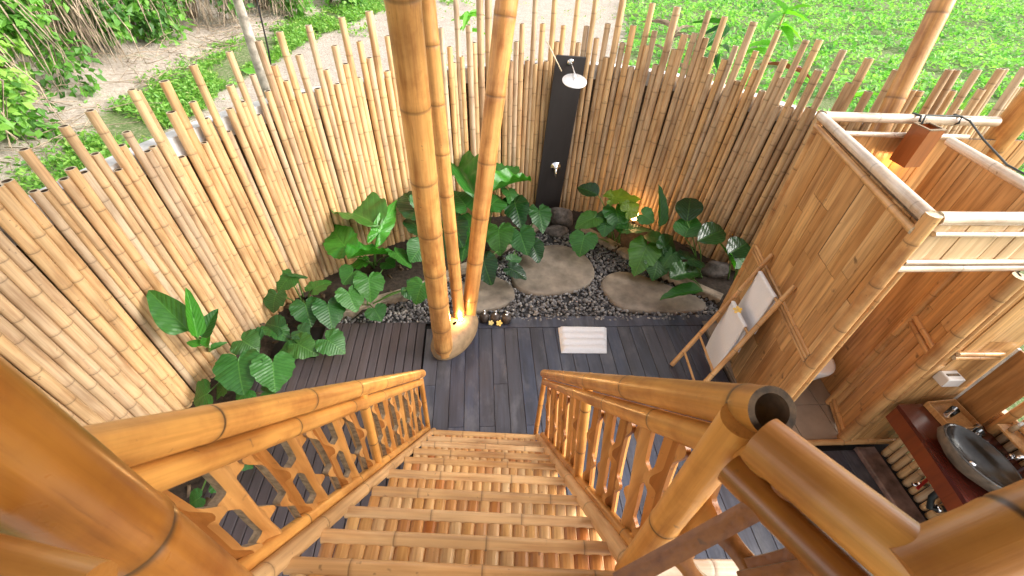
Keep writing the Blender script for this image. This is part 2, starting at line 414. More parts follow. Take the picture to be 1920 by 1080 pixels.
FENCE = ((-3.235, 0.527, -3.451, 0.552, 2.9, 0.0434), (-3.225, 0.608, -3.441, 0.633, 2.9, 0.0434), (-3.216, 0.689, -3.432, 0.714, 2.9, 0.0434), (-3.206, 0.771, -3.422, 0.796, 2.9, 0.0434), (-3.197, 0.852, -3.39, 0.876, 2.6, 0.0434), (-3.187, 0.933, -3.362, 0.955, 2.35, 0.0434), (-3.176, 1.015, -3.369, 1.04, 2.6, 0.0434), (-3.165, 1.096, -3.34, 1.12, 2.35, 0.0434), (-3.153, 1.177, -3.333, 1.203, 2.42, 0.0434), (-3.141, 1.258, -3.316, 1.284, 2.35, 0.0434), (-3.129, 1.339, -3.303, 1.365, 2.35, 0.0434), (-3.116, 1.42, -3.331, 1.453, 2.9, 0.0434), (-3.104, 1.501, -3.283, 1.529, 2.42, 0.0434), (-3.091, 1.582, -3.27, 1.61, 2.42, 0.0434), (-3.078, 1.662, -3.257, 1.692, 2.42, 0.0434), (-3.064, 1.743, -3.279, 1.779, 2.9, 0.0434), (-3.051, 1.824, -3.265, 1.861, 2.9, 0.0434), (-3.037, 1.905, -3.251, 1.943, 2.9, 0.0434), (-3.022, 1.985, -3.201, 2.018, 2.42, 0.0434), (-3.007, 2.066, -3.185, 2.1, 2.42, 0.0434), (-2.991, 2.146, -3.182, 2.185, 2.6, 0.0434), (-2.974, 2.226, -3.187, 2.272, 2.9, 0.0434), (-2.956, 2.306, -3.128, 2.346, 2.35, 0.0434), (-2.937, 2.386, -3.108, 2.428, 2.35, 0.0434), (-2.917, 2.465, -3.127, 2.521, 2.9, 0.0434), (-2.895, 2.544, -3.082, 2.598, 2.6, 0.0434), (-2.872, 2.622, -3.045, 2.675, 2.42, 0.0434), (-2.847, 2.701, -3.021, 2.755, 2.42, 0.0402), (-2.826, 2.767, -2.991, 2.82, 2.301, 0.0349), (-2.808, 2.826, -2.969, 2.878, 2.257, 0.0345), (-2.789, 2.885, -2.97, 2.943, 2.543, 0.0356), (-2.767, 2.954, -2.93, 3.007, 2.287, 0.0406), (-2.742, 3.031, -2.908, 3.086, 2.331, 0.0415), (-2.718, 3.103, -2.879, 3.157, 2.269, 0.0397), (-2.694, 3.173, -2.877, 3.236, 2.579, 0.037), (-2.672, 3.235, -2.838, 3.294, 2.346, 0.0351), (-2.65, 3.298, -2.803, 3.354, 2.182, 0.0351), (-2.627, 3.36, -2.81, 3.429, 2.615, 0.0369), (-2.6, 3.428, -2.762, 3.492, 2.316, 0.0383), (-2.573, 3.494, -2.74, 3.563, 2.397, 0.0354), (-2.549, 3.551, -2.702, 3.616, 2.214, 0.0345), (-2.525, 3.608, -2.679, 3.674, 2.229, 0.0345), (-2.501, 3.665, -2.684, 3.744, 2.655, 0.0345), (-2.476, 3.722, -2.657, 3.801, 2.635, 0.0345), (-2.451, 3.779, -2.592, 3.841, 2.052, 0.037), (-2.42, 3.85, -2.584, 3.925, 2.413, 0.0434), (-2.384, 3.928, -2.563, 4.012, 2.641, 0.0403), (-2.355, 3.988, -2.496, 4.056, 2.089, 0.035), (-2.326, 4.047, -2.488, 4.129, 2.43, 0.035), (-2.295, 4.105, -2.445, 4.185, 2.263, 0.0359), (-2.262, 4.166, -2.438, 4.265, 2.691, 0.0359), (-2.229, 4.223, -2.363, 4.304, 2.091, 0.035), (-2.194, 4.279, -2.337, 4.372, 2.281, 0.037), (-2.153, 4.34, -2.305, 4.445, 2.466, 0.037), (-2.114, 4.394, -2.254, 4.496, 2.301, 0.035), (-2.075, 4.447, -2.237, 4.572, 2.725, 0.035), (-2.034, 4.498, -2.158, 4.6, 2.145, 0.035), (-1.991, 4.549, -2.133, 4.671, 2.502, 0.035), (-1.948, 4.598, -2.077, 4.716, 2.334, 0.035), (-1.903, 4.647, -2.053, 4.79, 2.769, 0.0387), (-1.847, 4.704, -1.981, 4.839, 2.541, 0.0387), (-1.8, 4.75, -1.924, 4.879, 2.386, 0.035), (-1.752, 4.795, -1.895, 4.949, 2.809, 0.035), (-1.703, 4.84, -1.816, 4.964, 2.233, 0.0355), (-1.653, 4.885, -1.782, 5.031, 2.593, 0.0396), (-1.591, 4.939, -1.701, 5.067, 2.244, 0.0412), (-1.535, 4.987, -1.672, 5.15, 2.832, 0.0371), (-1.484, 5.029, -1.599, 5.169, 2.416, 0.035), (-1.433, 5.071, -1.539, 5.203, 2.261, 0.0386), (-1.37, 5.12, -1.492, 5.276, 2.624, 0.0393), (-1.316, 5.162, -1.427, 5.307, 2.434, 0.0386), (-1.255, 5.209, -1.383, 5.381, 2.867, 0.0379), (-1.201, 5.248, -1.301, 5.386, 2.276, 0.0382), (-1.138, 5.293, -1.251, 5.454, 2.628, 0.0382), (-1.083, 5.331, -1.187, 5.483, 2.454, 0.0397), (-1.014, 5.377, -1.133, 5.559, 2.895, 0.045), (-0.942, 5.424, -1.034, 5.57, 2.297, 0.0427), (-0.878, 5.464, -0.981, 5.633, 2.649, 0.0408), (-0.81, 5.504, -0.895, 5.647, 2.216, 0.0416), (-0.743, 5.544, -0.826, 5.69, 2.244, 0.0416), (-0.674, 5.582, -0.755, 5.727, 2.204, 0.0416), (-0.605, 5.62, -0.686, 5.769, 2.259, 0.0416), (-0.536, 5.656, -0.613, 5.805, 2.231, 0.0416), (-0.466, 5.692, -0.543, 5.845, 2.281, 0.0416), (-0.396, 5.727, -0.471, 5.882, 2.293, 0.0416), (-0.325, 5.761, -0.41, 5.943, 2.68, 0.039), (-0.263, 5.79, -0.339, 5.959, 2.479, 0.0347), (-0.206, 5.815, -0.275, 5.972, 2.292, 0.0345), (-0.149, 5.839, -0.236, 6.044, 2.958, 0.0345), (-0.092, 5.863, -0.159, 6.027, 2.361, 0.0383), (-0.015, 5.894, -0.089, 6.082, 2.689, 0.0427), (0.058, 5.922, -0.007, 6.098, 2.497, 0.0434), (0.138, 5.951, 0.066, 6.16, 2.949, 0.045), (0.219, 5.978, 0.149, 6.189, 2.958, 0.0419), (0.289, 6.0, 0.237, 6.165, 2.303, 0.0389), (0.359, 6.022, 0.31, 6.183, 2.251, 0.0389), (0.429, 6.042, 0.382, 6.208, 2.3, 0.0389), (0.5, 6.062, 0.455, 6.226, 2.269, 0.0389), (0.571, 6.081, 0.524, 6.262, 2.487, 0.0376), (0.637, 6.098, 0.588, 6.294, 2.686, 0.0375), (0.708, 6.116, 0.669, 6.281, 2.264, 0.0374), (0.774, 6.131, 0.725, 6.349, 2.976, 0.0345), (0.835, 6.145, 0.8, 6.308, 2.224, 0.0345), (0.896, 6.157, 0.856, 6.355, 2.682, 0.0356), (0.967, 6.171, 0.935, 6.337, 2.249, 0.0367), (1.032, 6.183, 0.992, 6.404, 2.988, 0.035), (1.097, 6.195, 1.066, 6.378, 2.477, 0.035), (1.162, 6.205, 1.133, 6.403, 2.664, 0.035), (1.227, 6.213, 1.209, 6.379, 2.228, 0.035), (1.293, 6.219, 1.279, 6.441, 2.966, 0.035), (1.359, 6.221, 1.358, 6.406, 2.468, 0.035), (1.425, 6.22, 1.435, 6.419, 2.659, 0.035), (1.491, 6.215, 1.514, 6.443, 3.056, 0.035), (1.556, 6.207, 1.583, 6.395, 2.534, 0.04), (1.64, 6.193, 1.677, 6.392, 2.704, 0.04), (1.705, 6.18, 1.741, 6.35, 2.32, 0.0411), (1.791, 6.159, 1.846, 6.377, 2.987, 0.0431), (1.862, 6.141, 1.913, 6.322, 2.507, 0.0414), (1.942, 6.117, 2.002, 6.312, 2.715, 0.043), (2.017, 6.093, 2.071, 6.252, 2.24, 0.042), (2.092, 6.067, 2.168, 6.275, 2.966, 0.0384), (2.153, 6.043, 2.223, 6.219, 2.519, 0.035), (2.214, 6.018, 2.293, 6.203, 2.682, 0.0385), (2.287, 5.986, 2.359, 6.143, 2.31, 0.0438), (2.364, 5.949, 2.466, 6.146, 2.962, 0.045), (2.438, 5.909, 2.531, 6.073, 2.515, 0.0434), (2.507, 5.868, 2.614, 6.039, 2.696, 0.0457), (2.584, 5.817, 2.7, 5.986, 2.726, 0.0419), (2.638, 5.779, 2.769, 5.959, 2.97, 0.035), (2.691, 5.739, 2.814, 5.9, 2.695, 0.035), (2.742, 5.699, 2.86, 5.844, 2.492, 0.0351), (2.794, 5.656, 2.936, 5.825, 2.942, 0.0393), (2.855, 5.603, 2.971, 5.733, 2.326, 0.0427), (2.914, 5.549, 3.042, 5.688, 2.52, 0.0386), (2.963, 5.504, 3.1, 5.65, 2.673, 0.0365), (3.014, 5.455, 3.168, 5.613, 2.945, 0.0434), (3.08, 5.39, 3.206, 5.51, 2.327, 0.0431), (3.127, 5.338, 3.278, 5.47, 2.673, 0.0362), (3.17, 5.287, 3.314, 5.407, 2.497, 0.035), (3.212, 5.236, 3.383, 5.372, 2.913, 0.0372), (3.257, 5.177, 3.394, 5.282, 2.297, 0.0423), (3.309, 5.109, 3.469, 5.229, 2.661, 0.0419), (3.352, 5.051, 3.502, 5.162, 2.484, 0.0368), (3.392, 4.998, 3.565, 5.128, 2.883, 0.035), (3.432, 4.946, 3.563, 5.046, 2.203, 0.035), (3.473, 4.894, 3.643, 5.03, 2.913, 0.0371), (3.52, 4.836, 3.647, 4.946, 2.234, 0.0409), (3.574, 4.777, 3.717, 4.914, 2.643, 0.0462), (3.641, 4.711, 3.758, 4.836, 2.284, 0.0424), (3.689, 4.666, 3.833, 4.827, 2.87, 0.0413), (3.758, 4.608, 3.866, 4.74, 2.273, 0.048), (3.83, 4.552, 3.944, 4.709, 2.595, 0.0466), (3.899, 4.504, 4.014, 4.683, 2.839, 0.0441), (3.97, 4.462, 4.052, 4.612, 2.283, 0.0434), (4.043, 4.425, 4.123, 4.598, 2.544, 0.0459), (4.127, 4.389, 4.188, 4.55, 2.284, 0.048), (4.213, 4.36, 4.272, 4.56, 2.772, 0.0445), (4.287, 4.341, 4.331, 4.531, 2.6, 0.0407), (4.363, 4.326, 4.392, 4.496, 2.3, 0.0407), (4.439, 4.315, 4.461, 4.493, 2.4, 0.0407), (4.515, 4.307, 4.531, 4.501, 2.6, 0.0407), (4.592, 4.302, 4.6, 4.497, 2.6, 0.0407), (4.668, 4.3, 4.67, 4.473, 2.3, 0.0407), (4.745, 4.301, 4.74, 4.473, 2.3, 0.0407), (4.822, 4.305, 4.806, 4.514, 2.8, 0.0407), (4.898, 4.312, 4.874, 4.521, 2.8, 0.0407), (4.974, 4.322, 4.949, 4.493, 2.3, 0.0407), (5.05, 4.334, 5.018, 4.527, 2.6, 0.0407), (5.126, 4.348, 5.095, 4.517, 2.3, 0.0407), (5.201, 4.362, 5.162, 4.568, 2.8, 0.0407), (5.276, 4.376, 5.242, 4.553, 2.4, 0.0407), (5.352, 4.391, 5.319, 4.56, 2.3, 0.0407), (5.427, 4.405, 5.39, 4.597, 2.6, 0.0407), (5.502, 4.42, 5.46, 4.626, 2.8, 0.0407), (5.578, 4.436, 5.534, 4.641, 2.8, 0.0407), (5.653, 4.452, 5.616, 4.621, 2.3, 0.0407), (5.728, 4.469, 5.69, 4.637, 2.3, 0.0407), (5.802, 4.486, 5.764, 4.654, 2.3, 0.0407), (5.877, 4.503, 5.83, 4.708, 2.8, 0.0407), (5.952, 4.52, 5.908, 4.71, 2.6, 0.0407), (6.027, 4.538, 5.983, 4.728, 2.6, 0.0407), (6.102, 4.555, 6.061, 4.73, 2.4, 0.0407), (6.176, 4.572, 6.138, 4.74, 2.3, 0.0407))
WALL = ((-3.25, 0.4, -0.992, 0.122), (-3.222, 0.633, -0.993, 0.115), (-3.195, 0.867, -0.993, 0.121), (-3.165, 1.1, -0.99, 0.139), (-3.13, 1.332, -0.988, 0.151), (-3.094, 1.564, -0.987, 0.158), (-3.055, 1.796, -0.986, 0.168), (-3.014, 2.027, -0.983, 0.184), (-2.968, 2.257, -0.976, 0.217), (-2.911, 2.486, -0.965, 0.264), (-2.844, 2.711, -0.954, 0.3), (-2.773, 2.935, -0.952, 0.306), (-2.699, 3.158, -0.946, 0.324), (-2.619, 3.379, -0.934, 0.358), (-2.53, 3.596, -0.92, 0.393), (-2.437, 3.811, -0.913, 0.407), (-2.337, 4.024, -0.894, 0.448), (-2.224, 4.23, -0.855, 0.519), (-2.092, 4.424, -0.798, 0.602), (-1.942, 4.605, -0.738, 0.675), (-1.777, 4.772, -0.688, 0.726), (-1.603, 4.93, -0.655, 0.755), (-1.422, 5.08, -0.624, 0.781), (-1.236, 5.223, -0.592, 0.806), (-1.043, 5.358, -0.556, 0.831), (-0.845, 5.484, -0.515, 0.857), (-0.641, 5.6, -0.48, 0.877), (-0.433, 5.709, -0.444, 0.896), (-0.22, 5.809, -0.405, 0.914), (-0.003, 5.899, -0.361, 0.933), (0.218, 5.978, -0.312, 0.95), (0.443, 6.046, -0.274, 0.962), (0.67, 6.106, -0.239, 0.971), (0.899, 6.158, -0.198, 0.98), (1.13, 6.2, -0.154, 0.988), (1.364, 6.221, -0.002, 1.0), (1.598, 6.2, 0.163, 0.987), (1.827, 6.15, 0.257, 0.966), (2.052, 6.081, 0.331, 0.943), (2.27, 5.994, 0.412, 0.911), (2.478, 5.886, 0.515, 0.857), (2.672, 5.754, 0.603, 0.797), (2.854, 5.604, 0.662, 0.749), (3.025, 5.444, 0.699, 0.715), (3.184, 5.271, 0.775, 0.632), (3.327, 5.085, 0.801, 0.598), (3.469, 4.898, 0.781, 0.624), (3.627, 4.724, 0.69, 0.724), (3.805, 4.57, 0.606, 0.795), (4.003, 4.445, 0.455, 0.89), (4.221, 4.358, 0.276, 0.961), (4.451, 4.313, 0.116, 0.993), (4.686, 4.3, 0.003, 1.0), (4.92, 4.315, -0.124, 0.992), (5.152, 4.353, -0.183, 0.983), (5.383, 4.397, -0.187, 0.982), (5.613, 4.443, -0.211, 0.977), (5.842, 4.495, -0.224, 0.975), (6.071, 4.548, -0.225, 0.974), (6.3, 4.6, -0.219, 0.976))
PLANTS = {'P1': ((-1.414, 4.747, 0.02),
 (((-1.215, 4.693, 0.72),
 (-1.962, 5.226, 0.85), 0.65, 0),
 ((-1.284, 4.52, 0.6),
 (-1.021, 5.178, 0.85), 0.232, 40),
 ((-1.561, 4.401, 0.55),
 (-1.906, 4.826, 0.68), 0.413, -30),
 ((-1.53, 4.204, 0.6),
 (-1.066, 4.597, 0.5), 0.381, 0),
 ((-1.083, 4.573, 0.45),
 (-0.822, 4.352, 0.35), 0.339, 0),
 ((-1.399, 4.52, 0.3),
 (-1.668, 4.474, 0.25), 0.274, 0))), 'P2': ((-0.749, 4.98, 0.02),
 (((-0.714, 4.893, 0.75),
 (-1.027, 5.453, 0.85), 0.425, 0),
 ((-0.709, 4.691, 0.6),
 (-0.917, 5.105, 0.65), 0.35, 0),
 ((-0.681, 4.655, 0.5),
 (-0.835, 4.397, 0.4), 0.341, 0),
 ((-0.556, 4.881, 0.55),
 (-0.434, 4.442, 0.45), 0.346, 0),
 ((-0.713, 4.941, 0.8),
 (-0.66, 5.237, 0.9), 0.384, 20),
 ((-0.351, 5.059, 0.6),
 (-0.2, 4.599, 0.5), 0.388, 0))), 'P3': ((0.087, 5.362, 0.02),
 (((-0.004, 5.007, 0.95),
 (-0.41, 6.223, 1.15), 0.499, 15),
 ((0.079, 5.034, 0.95),
 (0.762, 5.763, 1.02), 0.421, -10),
 ((0.239, 5.645, 0.8),
 (0.661, 6.233, 0.88), 0.393, 10),
 ((-0.097, 5.027, 0.75),
 (-0.334, 5.47, 0.85), 0.433, 0),
 ((-0.207, 5.114, 0.65),
 (-0.376, 4.713, 0.5), 0.426, 0),
 ((-0.064, 4.946, 0.55),
 (-0.221, 4.504, 0.4), 0.394, 0),
 ((0.154, 5.174, 0.7),
 (0.393, 5.598, 0.7), 0.373, 0))), 'P4': ((0.741, 5.501, 0.02),
 (((0.527, 5.587, 0.62),
 (0.618, 5.062, 0.5), 0.378, 0),
 ((0.893, 5.555, 0.5),
 (0.949, 5.131, 0.4), 0.339, 0),
 ((0.581, 5.099, 0.42),
 (0.673, 4.675, 0.3), 0.396, 0),
 ((0.306, 5.158, 0.45),
 (0.299, 4.696, 0.32), 0.41, 0),
 ((0.061, 4.589, 0.35),
 (0.172, 4.167, 0.22), 0.345, 0),
 ((0.385, 4.407, 0.3),
 (0.654, 4.252, 0.25), 0.235, 0),
 ((0.403, 4.492, 0.32),
 (0.61, 4.606, 0.3), 0.17, 0),
 ((0.753, 4.988, 0.3),
 (0.853, 4.638, 0.2), 0.295, 0),
 ((0.44, 5.749, 0.7),
 (0.562, 5.406, 0.6), 0.346, 0))), 'P5': ((2.071, 5.303, 0.02),
 (((1.736, 5.454, 0.75),
 (1.47, 5.66, 0.8), 0.307, 0),
 ((1.864, 5.423, 0.7),
 (2.428, 5.547, 0.72), 0.34, -10),
 ((1.995, 5.429, 0.6),
 (2.033, 5.026, 0.48), 0.412, 0),
 ((1.75, 5.3, 0.5),
 (1.395, 5.158, 0.42), 0.336, 0),
 ((1.54, 5.073, 0.38),
 (1.409, 4.738, 0.25), 0.403, 0),
 ((1.978, 4.946, 0.5),
 (2.483, 5.053, 0.5), 0.374, 0),
 ((1.907, 5.371, 0.5),
 (1.779, 4.982, 0.4), 0.351, 0),
 ((2.073, 5.19, 0.62),
 (2.329, 5.346, 0.7), 0.273, 0))), 'P6': ((2.7, 5.042, 0.02),
 (((2.609, 5.112, 0.45),
 (2.677, 5.559, 0.9), 0.199, 0),
 ((2.405, 4.86, 0.4),
 (2.11, 4.373, 0.25), 0.437, 0),
 ((2.568, 4.859, 0.42),
 (2.329, 4.958, 0.42), 0.374, 0),
 ((2.497, 4.619, 0.4),
 (2.756, 4.85, 0.5), 0.322, 10),
 ((2.491, 4.628, 0.3),
 (2.365, 4.299, 0.2), 0.376, 0),
 ((2.32, 5.224, 0.6),
 (2.514, 5.099, 0.55), 0.303, 0))), 'P7': ((3.071, 4.499, 0.02),
 (((2.812, 4.808, 0.75),
 (2.973, 5.237, 0.92), 0.379, 0),
 ((2.758, 4.624, 0.62),
 (2.946, 4.957, 0.78), 0.402, 0),
 ((2.869, 4.488, 0.66),
 (3.399, 4.773, 0.7), 0.354, 0),
 ((2.745, 4.388, 0.42),
 (3.064, 4.53, 0.36), 0.4, 0),
 ((2.455, 4.096, 0.36),
 (2.992, 4.339, 0.35), 0.32, 0),
 ((2.849, 3.927, 0.3),
 (2.309, 3.927, 0.24), 0.31, 0),
 ((2.685, 4.619, 0.4),
 (2.47, 4.424, 0.28), 0.332, 0))), 'P8': ((3.539, 4.496, 0.02),
 (((3.26, 4.337, 0.55),
 (3.653, 4.569, 0.62), 0.352, 0),
 ((3.364, 4.224, 0.4),
 (3.26, 4.57, 0.6), 0.197, 20),
 ((3.393, 4.377, 0.5),
 (3.565, 4.277, 0.4), 0.282, 0))), 'P9': ((-1.36, 4.022, 0.02),
 (((-1.529, 3.929, 0.38),
 (-1.394, 3.669, 0.25), 0.323, 0),
 ((-1.315, 4.15, 0.42),
 (-1.24, 3.81, 0.3), 0.356, 0),
 ((-1.48, 4.22, 0.42),
 (-1.607, 4.037, 0.35), 0.309, 0),
 ((-0.648, 4.098, 0.35),
 (-0.757, 3.831, 0.22), 0.362, 0),
 ((-1.223, 3.774, 0.22),
 (-1.124, 3.623, 0.15), 0.263, 0),
 ((-1.197, 4.52, 0.3),
 (-1.053, 4.436, 0.28), 0.233, 0),
 ((-0.878, 4.079, 0.28),
 (-0.618, 3.971, 0.2), 0.301, 0))), 'P10': ((-2.137, 4.032, 0.02),
 (((-2.171, 4.119, 0.45),
 (-2.327, 3.912, 0.36), 0.288, 0),
 ((-1.915, 3.817, 0.42),
 (-1.73, 4.029, 0.46), 0.285, 0),
 ((-2.29, 3.869, 0.4),
 (-2.336, 3.644, 0.28), 0.304, 0),
 ((-1.973, 3.757, 0.36),
 (-1.861, 3.486, 0.24), 0.338, 0),
 ((-1.743, 3.795, 0.32),
 (-1.621, 3.462, 0.2), 0.353, 0),
 ((-2.118, 4.043, 0.45),
 (-2.11, 4.119, 0.45), 0.252, 0))), 'P11': ((-2.119, 3.429, 0.02),
 (((-2.291, 3.422, 0.3),
 (-2.009, 3.283, 0.26), 0.266, 0),
 ((-1.963, 3.222, 0.26),
 (-1.712, 3.091, 0.2), 0.284, 0),
 ((-1.681, 3.294, 0.24),
 (-1.437, 3.161, 0.16), 0.325, 0),
 ((-2.099, 3.361, 0.32),
 (-2.324, 3.425, 0.34), 0.254, 0),
 ((-1.963, 3.354, 0.3),
 (-1.811, 3.292, 0.28), 0.231, 0),
 ((-1.907, 3.16, 0.2),
 (-2.117, 3.128, 0.2), 0.227, 0))), 'P12': ((-2.453, 3.063, 0.02),
 (((-2.317, 2.876, 0.5),
 (-2.209, 2.507, 0.36), 0.426, 0),
 ((-2.01, 2.875, 0.46),
 (-1.919, 2.549, 0.32), 0.381, 0),
 ((-2.403, 3.096, 0.46),
 (-2.202, 2.986, 0.42), 0.301, 0),
 ((-2.371, 2.754, 0.3),
 (-2.55, 2.569, 0.22), 0.341, 0),
 ((-2.534, 2.588, 0.28),
 (-2.734, 2.528, 0.2), 0.325, 0),
 ((-2.169, 2.606, 0.3),
 (-2.299, 2.507, 0.24), 0.254, 0),
 ((-2.209, 3.108, 0.4),
 (-2.356, 3.129, 0.42), 0.273, 0),
 ((-2.066, 2.574, 0.28),
 (-1.938, 2.614, 0.26), 0.206, 0))), 'P13': ((-2.836, 3.202, 0.02),
 (((-2.488, 2.723, 1.0),
 (-2.774, 2.903, 1.32), 0.273, -10),
 ((-2.425, 2.692, 0.95),
 (-2.45, 2.92, 1.32), 0.137, 35),
 ((-2.468, 2.78, 0.85),
 (-2.334, 2.93, 1.05), 0.162, 25),
 ((-2.559, 2.808, 0.7),
 (-2.663, 2.827, 0.74), 0.118, 0),
 ((-2.502, 2.794, 0.7),
 (-2.475, 2.901, 0.8), 0.108, 0),
 ((-2.516, 2.845, 0.6),
 (-2.395, 2.924, 0.62), 0.081, 0))), 'P14': ((-2.299, 1.997, 0.02),
 (((-2.192, 2.049, 0.3),
 (-1.91, 1.996, 0.24), 0.278, 0),
 ((-2.507, 1.879, 0.3),
 (-2.513, 1.729, 0.2), 0.229, 0),
 ((-2.234, 1.64, 0.2),
 (-2.355, 1.589, 0.15), 0.173, 0),
 ((-2.171, 1.759, 0.22),
 (-2.081, 1.706, 0.18), 0.177, 0),
 ((-2.09, 1.964, 0.25),
 (-1.944, 1.859, 0.18), 0.183, 0),
 ((-2.585, 1.784, 0.3),
 (-2.514, 1.849, 0.25), 0.176, 0)))}


# ================================================================== SETTING: ground outside the fence
def soil_left(y): 
    pts = [(0, -5.4), (7, -5.75), (9, -6.0), (11, -6.1), (15.5, -5.4), (20, -4.0), (26, -2.2), (60, 8)]
    for (a, xa), (b, xb) in zip(pts, pts[1:]):
        if y <= b: return xa + (xb-xa)*(y-a)/(b-a)
    return pts[-1][1]
def field_edge(y): return 3.6 + max(0, y-10)*0.24

def nz(x, y, s, k=0.0): return noise.noise(Vector((x*s, y*s, k)))

M_GROUND, t, bs = newmat('ground')
v, _ = objvec(t, (1, 1, 1), seed=False)
at = N(t, 'ShaderNodeAttribute', attribute_name='ring')
n1 = noise_(t, v, 2.2, 8, 0.65); n2 = noise_(t, v, 14, 6, 0.7)
soil = ramp(t, n2, [(0.25, (0.24, 0.185, 0.15)), (0.5, (0.40, 0.335, 0.28)), (0.75, (0.52, 0.45, 0.39))])
soil = mixc(t, 0.5, soil, ramp(t, n1, [(0.3, (0.7, 0.66, 0.62)), (0.7, (1.1, 1.1, 1.1))]), 'MULTIPLY')
grs = ramp(t, n2, [(0.3, (0.06, 0.085, 0.03)), (0.5, (0.12, 0.18, 0.05)), (0.62, (0.25, 0.22, 0.14)), (0.8, (0.36, 0.31, 0.23))])
k = math_(t, 'ADD', at.outputs['Fac'], math_(t, 'MULTIPLY', math_(t, 'SUBTRACT', n1, 0.5), 0.9))
t.links.new(mixc(t, ramp(t, k, [(0.4, (0, 0, 0)), (0.62, (1, 1, 1))]), soil, grs), bs.inputs['Base Color'])
bs.inputs['Roughness'].default_value = 0.95
bump(t, bs, n2, 0.9, 0.06)

def grid_axis(lo, hi, step, far):
    a = []; x = lo
    while x <= hi: a.append(x); x += step
    f = [8, 25, 70, far]
    return [lo-d for d in f[::-1]] + a + [hi+d for d in f]
gx = grid_axis(-16, 38, 0.4, 400); gy = grid_axis(-4, 34, 0.35, 400)
b = MB(); vs = []; at_ = []
for y in gy:
    for x in gx:
        inside = -3.6 < x < 6.5 and -1 < y < 6.6
        g = 0.0
        if x < soil_left(y): g = 0.75 if x > soil_left(y) - 1.6 else 0.35
        if x > field_edge(y): g = 1.0
        if y < 5.5 and x < -3: g = 1.0
        h = 0.05*nz(x, y, 1.7) + 0.05*nz(x, y, 3.7, 4) + 0.02*nz(x, y, 0.5, 9)
        if x < soil_left(y) - 1.5: h += min(1.2, 0.22*(soil_left(y)-1.5-x))
        vs.append((x, y, -0.14 if inside else -0.09 + h)); at_.append(g)
nx = len(gx)
fs = [(j*nx+i, j*nx+i+1, (j+1)*nx+i+1, (j+1)*nx+i) for j in range(len(gy)-1) for i in range(nx-1)]
b.add(vs, fs, 0, at_)
struct(b.build('ground', M_GROUND))

def ghash(): return rnd.random()

# leaf-cloud helper: rhombic folded leaves
def leafquad(V, F, A, p, d, nrm, L, W, a=0.0):
    d = d.normalized(); s = d.cross(nrm)
    if s.length < 1e-4: s = d.cross(Vector((1, 0.3, 0.2)))
    s.normalize(); u = s.cross(d)
    i = len(V)
    V += [p, p + d*L*0.45 + s*W*0.5 + u*W*0.12, p + d*L - u*L*0.12, p + d*L*0.45 - s*W*0.5 + u*W*0.12]
    A += [a, a, a, a]
    F += [(i, i+1, i+2), (i, i+2, i+3)]

def rvec(r=rnd):
    while True:
        v = Vector((r.uniform(-1, 1), r.uniform(-1, 1), r.uniform(-1, 1)))
        if 0.05 < v.length < 1: return v.normalized()

def mat_foliage(name, cols, trans=0.3, rough=0.55):
    m, t, b = newmat(name)
    at = N(t, 'ShaderNodeAttribute', attribute_name='ring')
    n = len(cols)
    col = ramp(t, at.outputs['Fac'], [(i/(n-1), c) for i, c in enumerate(cols)])
    t.links.new(col, b.inputs['Base Color']); b.inputs['Roughness'].default_value = rough
    tr = N(t, 'ShaderNodeBsdfTranslucent'); t.links.new(mixc(t, 1.0, col, (1.5, 1.8, 0.8), 'MULTIPLY'), tr.inputs[0])
    mx = N(t, 'ShaderNodeMixShader'); mx.inputs[0].default_value = trans
    t.links.new(b.outputs[0], mx.inputs[1]); t.links.new(tr.outputs[0], mx.inputs[2])
    t.links.new(mx.outputs[0], t.nodes['Material Output'].inputs[0])
    return m
M_CROP = mat_foliage('crop_leaves', [(0.045,0.16,0.04),(0.11,0.31,0.06),(0.19,0.42,0.085),(0.31,0.51,0.14)], trans=0.42)
M_BUSH = mat_foliage('bush_leaves', [(0.035,0.10,0.02),(0.09,0.23,0.034),(0.17,0.36,0.055),(0.28,0.45,0.085)], trans=0.4)
M_GRASS = mat_foliage('grass_blades', [(0.06,0.17,0.024),(0.13,0.30,0.042),(0.23,0.40,0.07),(0.42,0.42,0.18)], trans=0.35)
M_VINE = mat_plain('dead_vine', (0.30, 0.20, 0.13), 0.9, var=0.3, scale=20, bumps=0.3)
M_TWIG = mat_plain('dry_twig', (0.36, 0.27, 0.19), 0.9, var=0.35, scale=6, bumps=0)

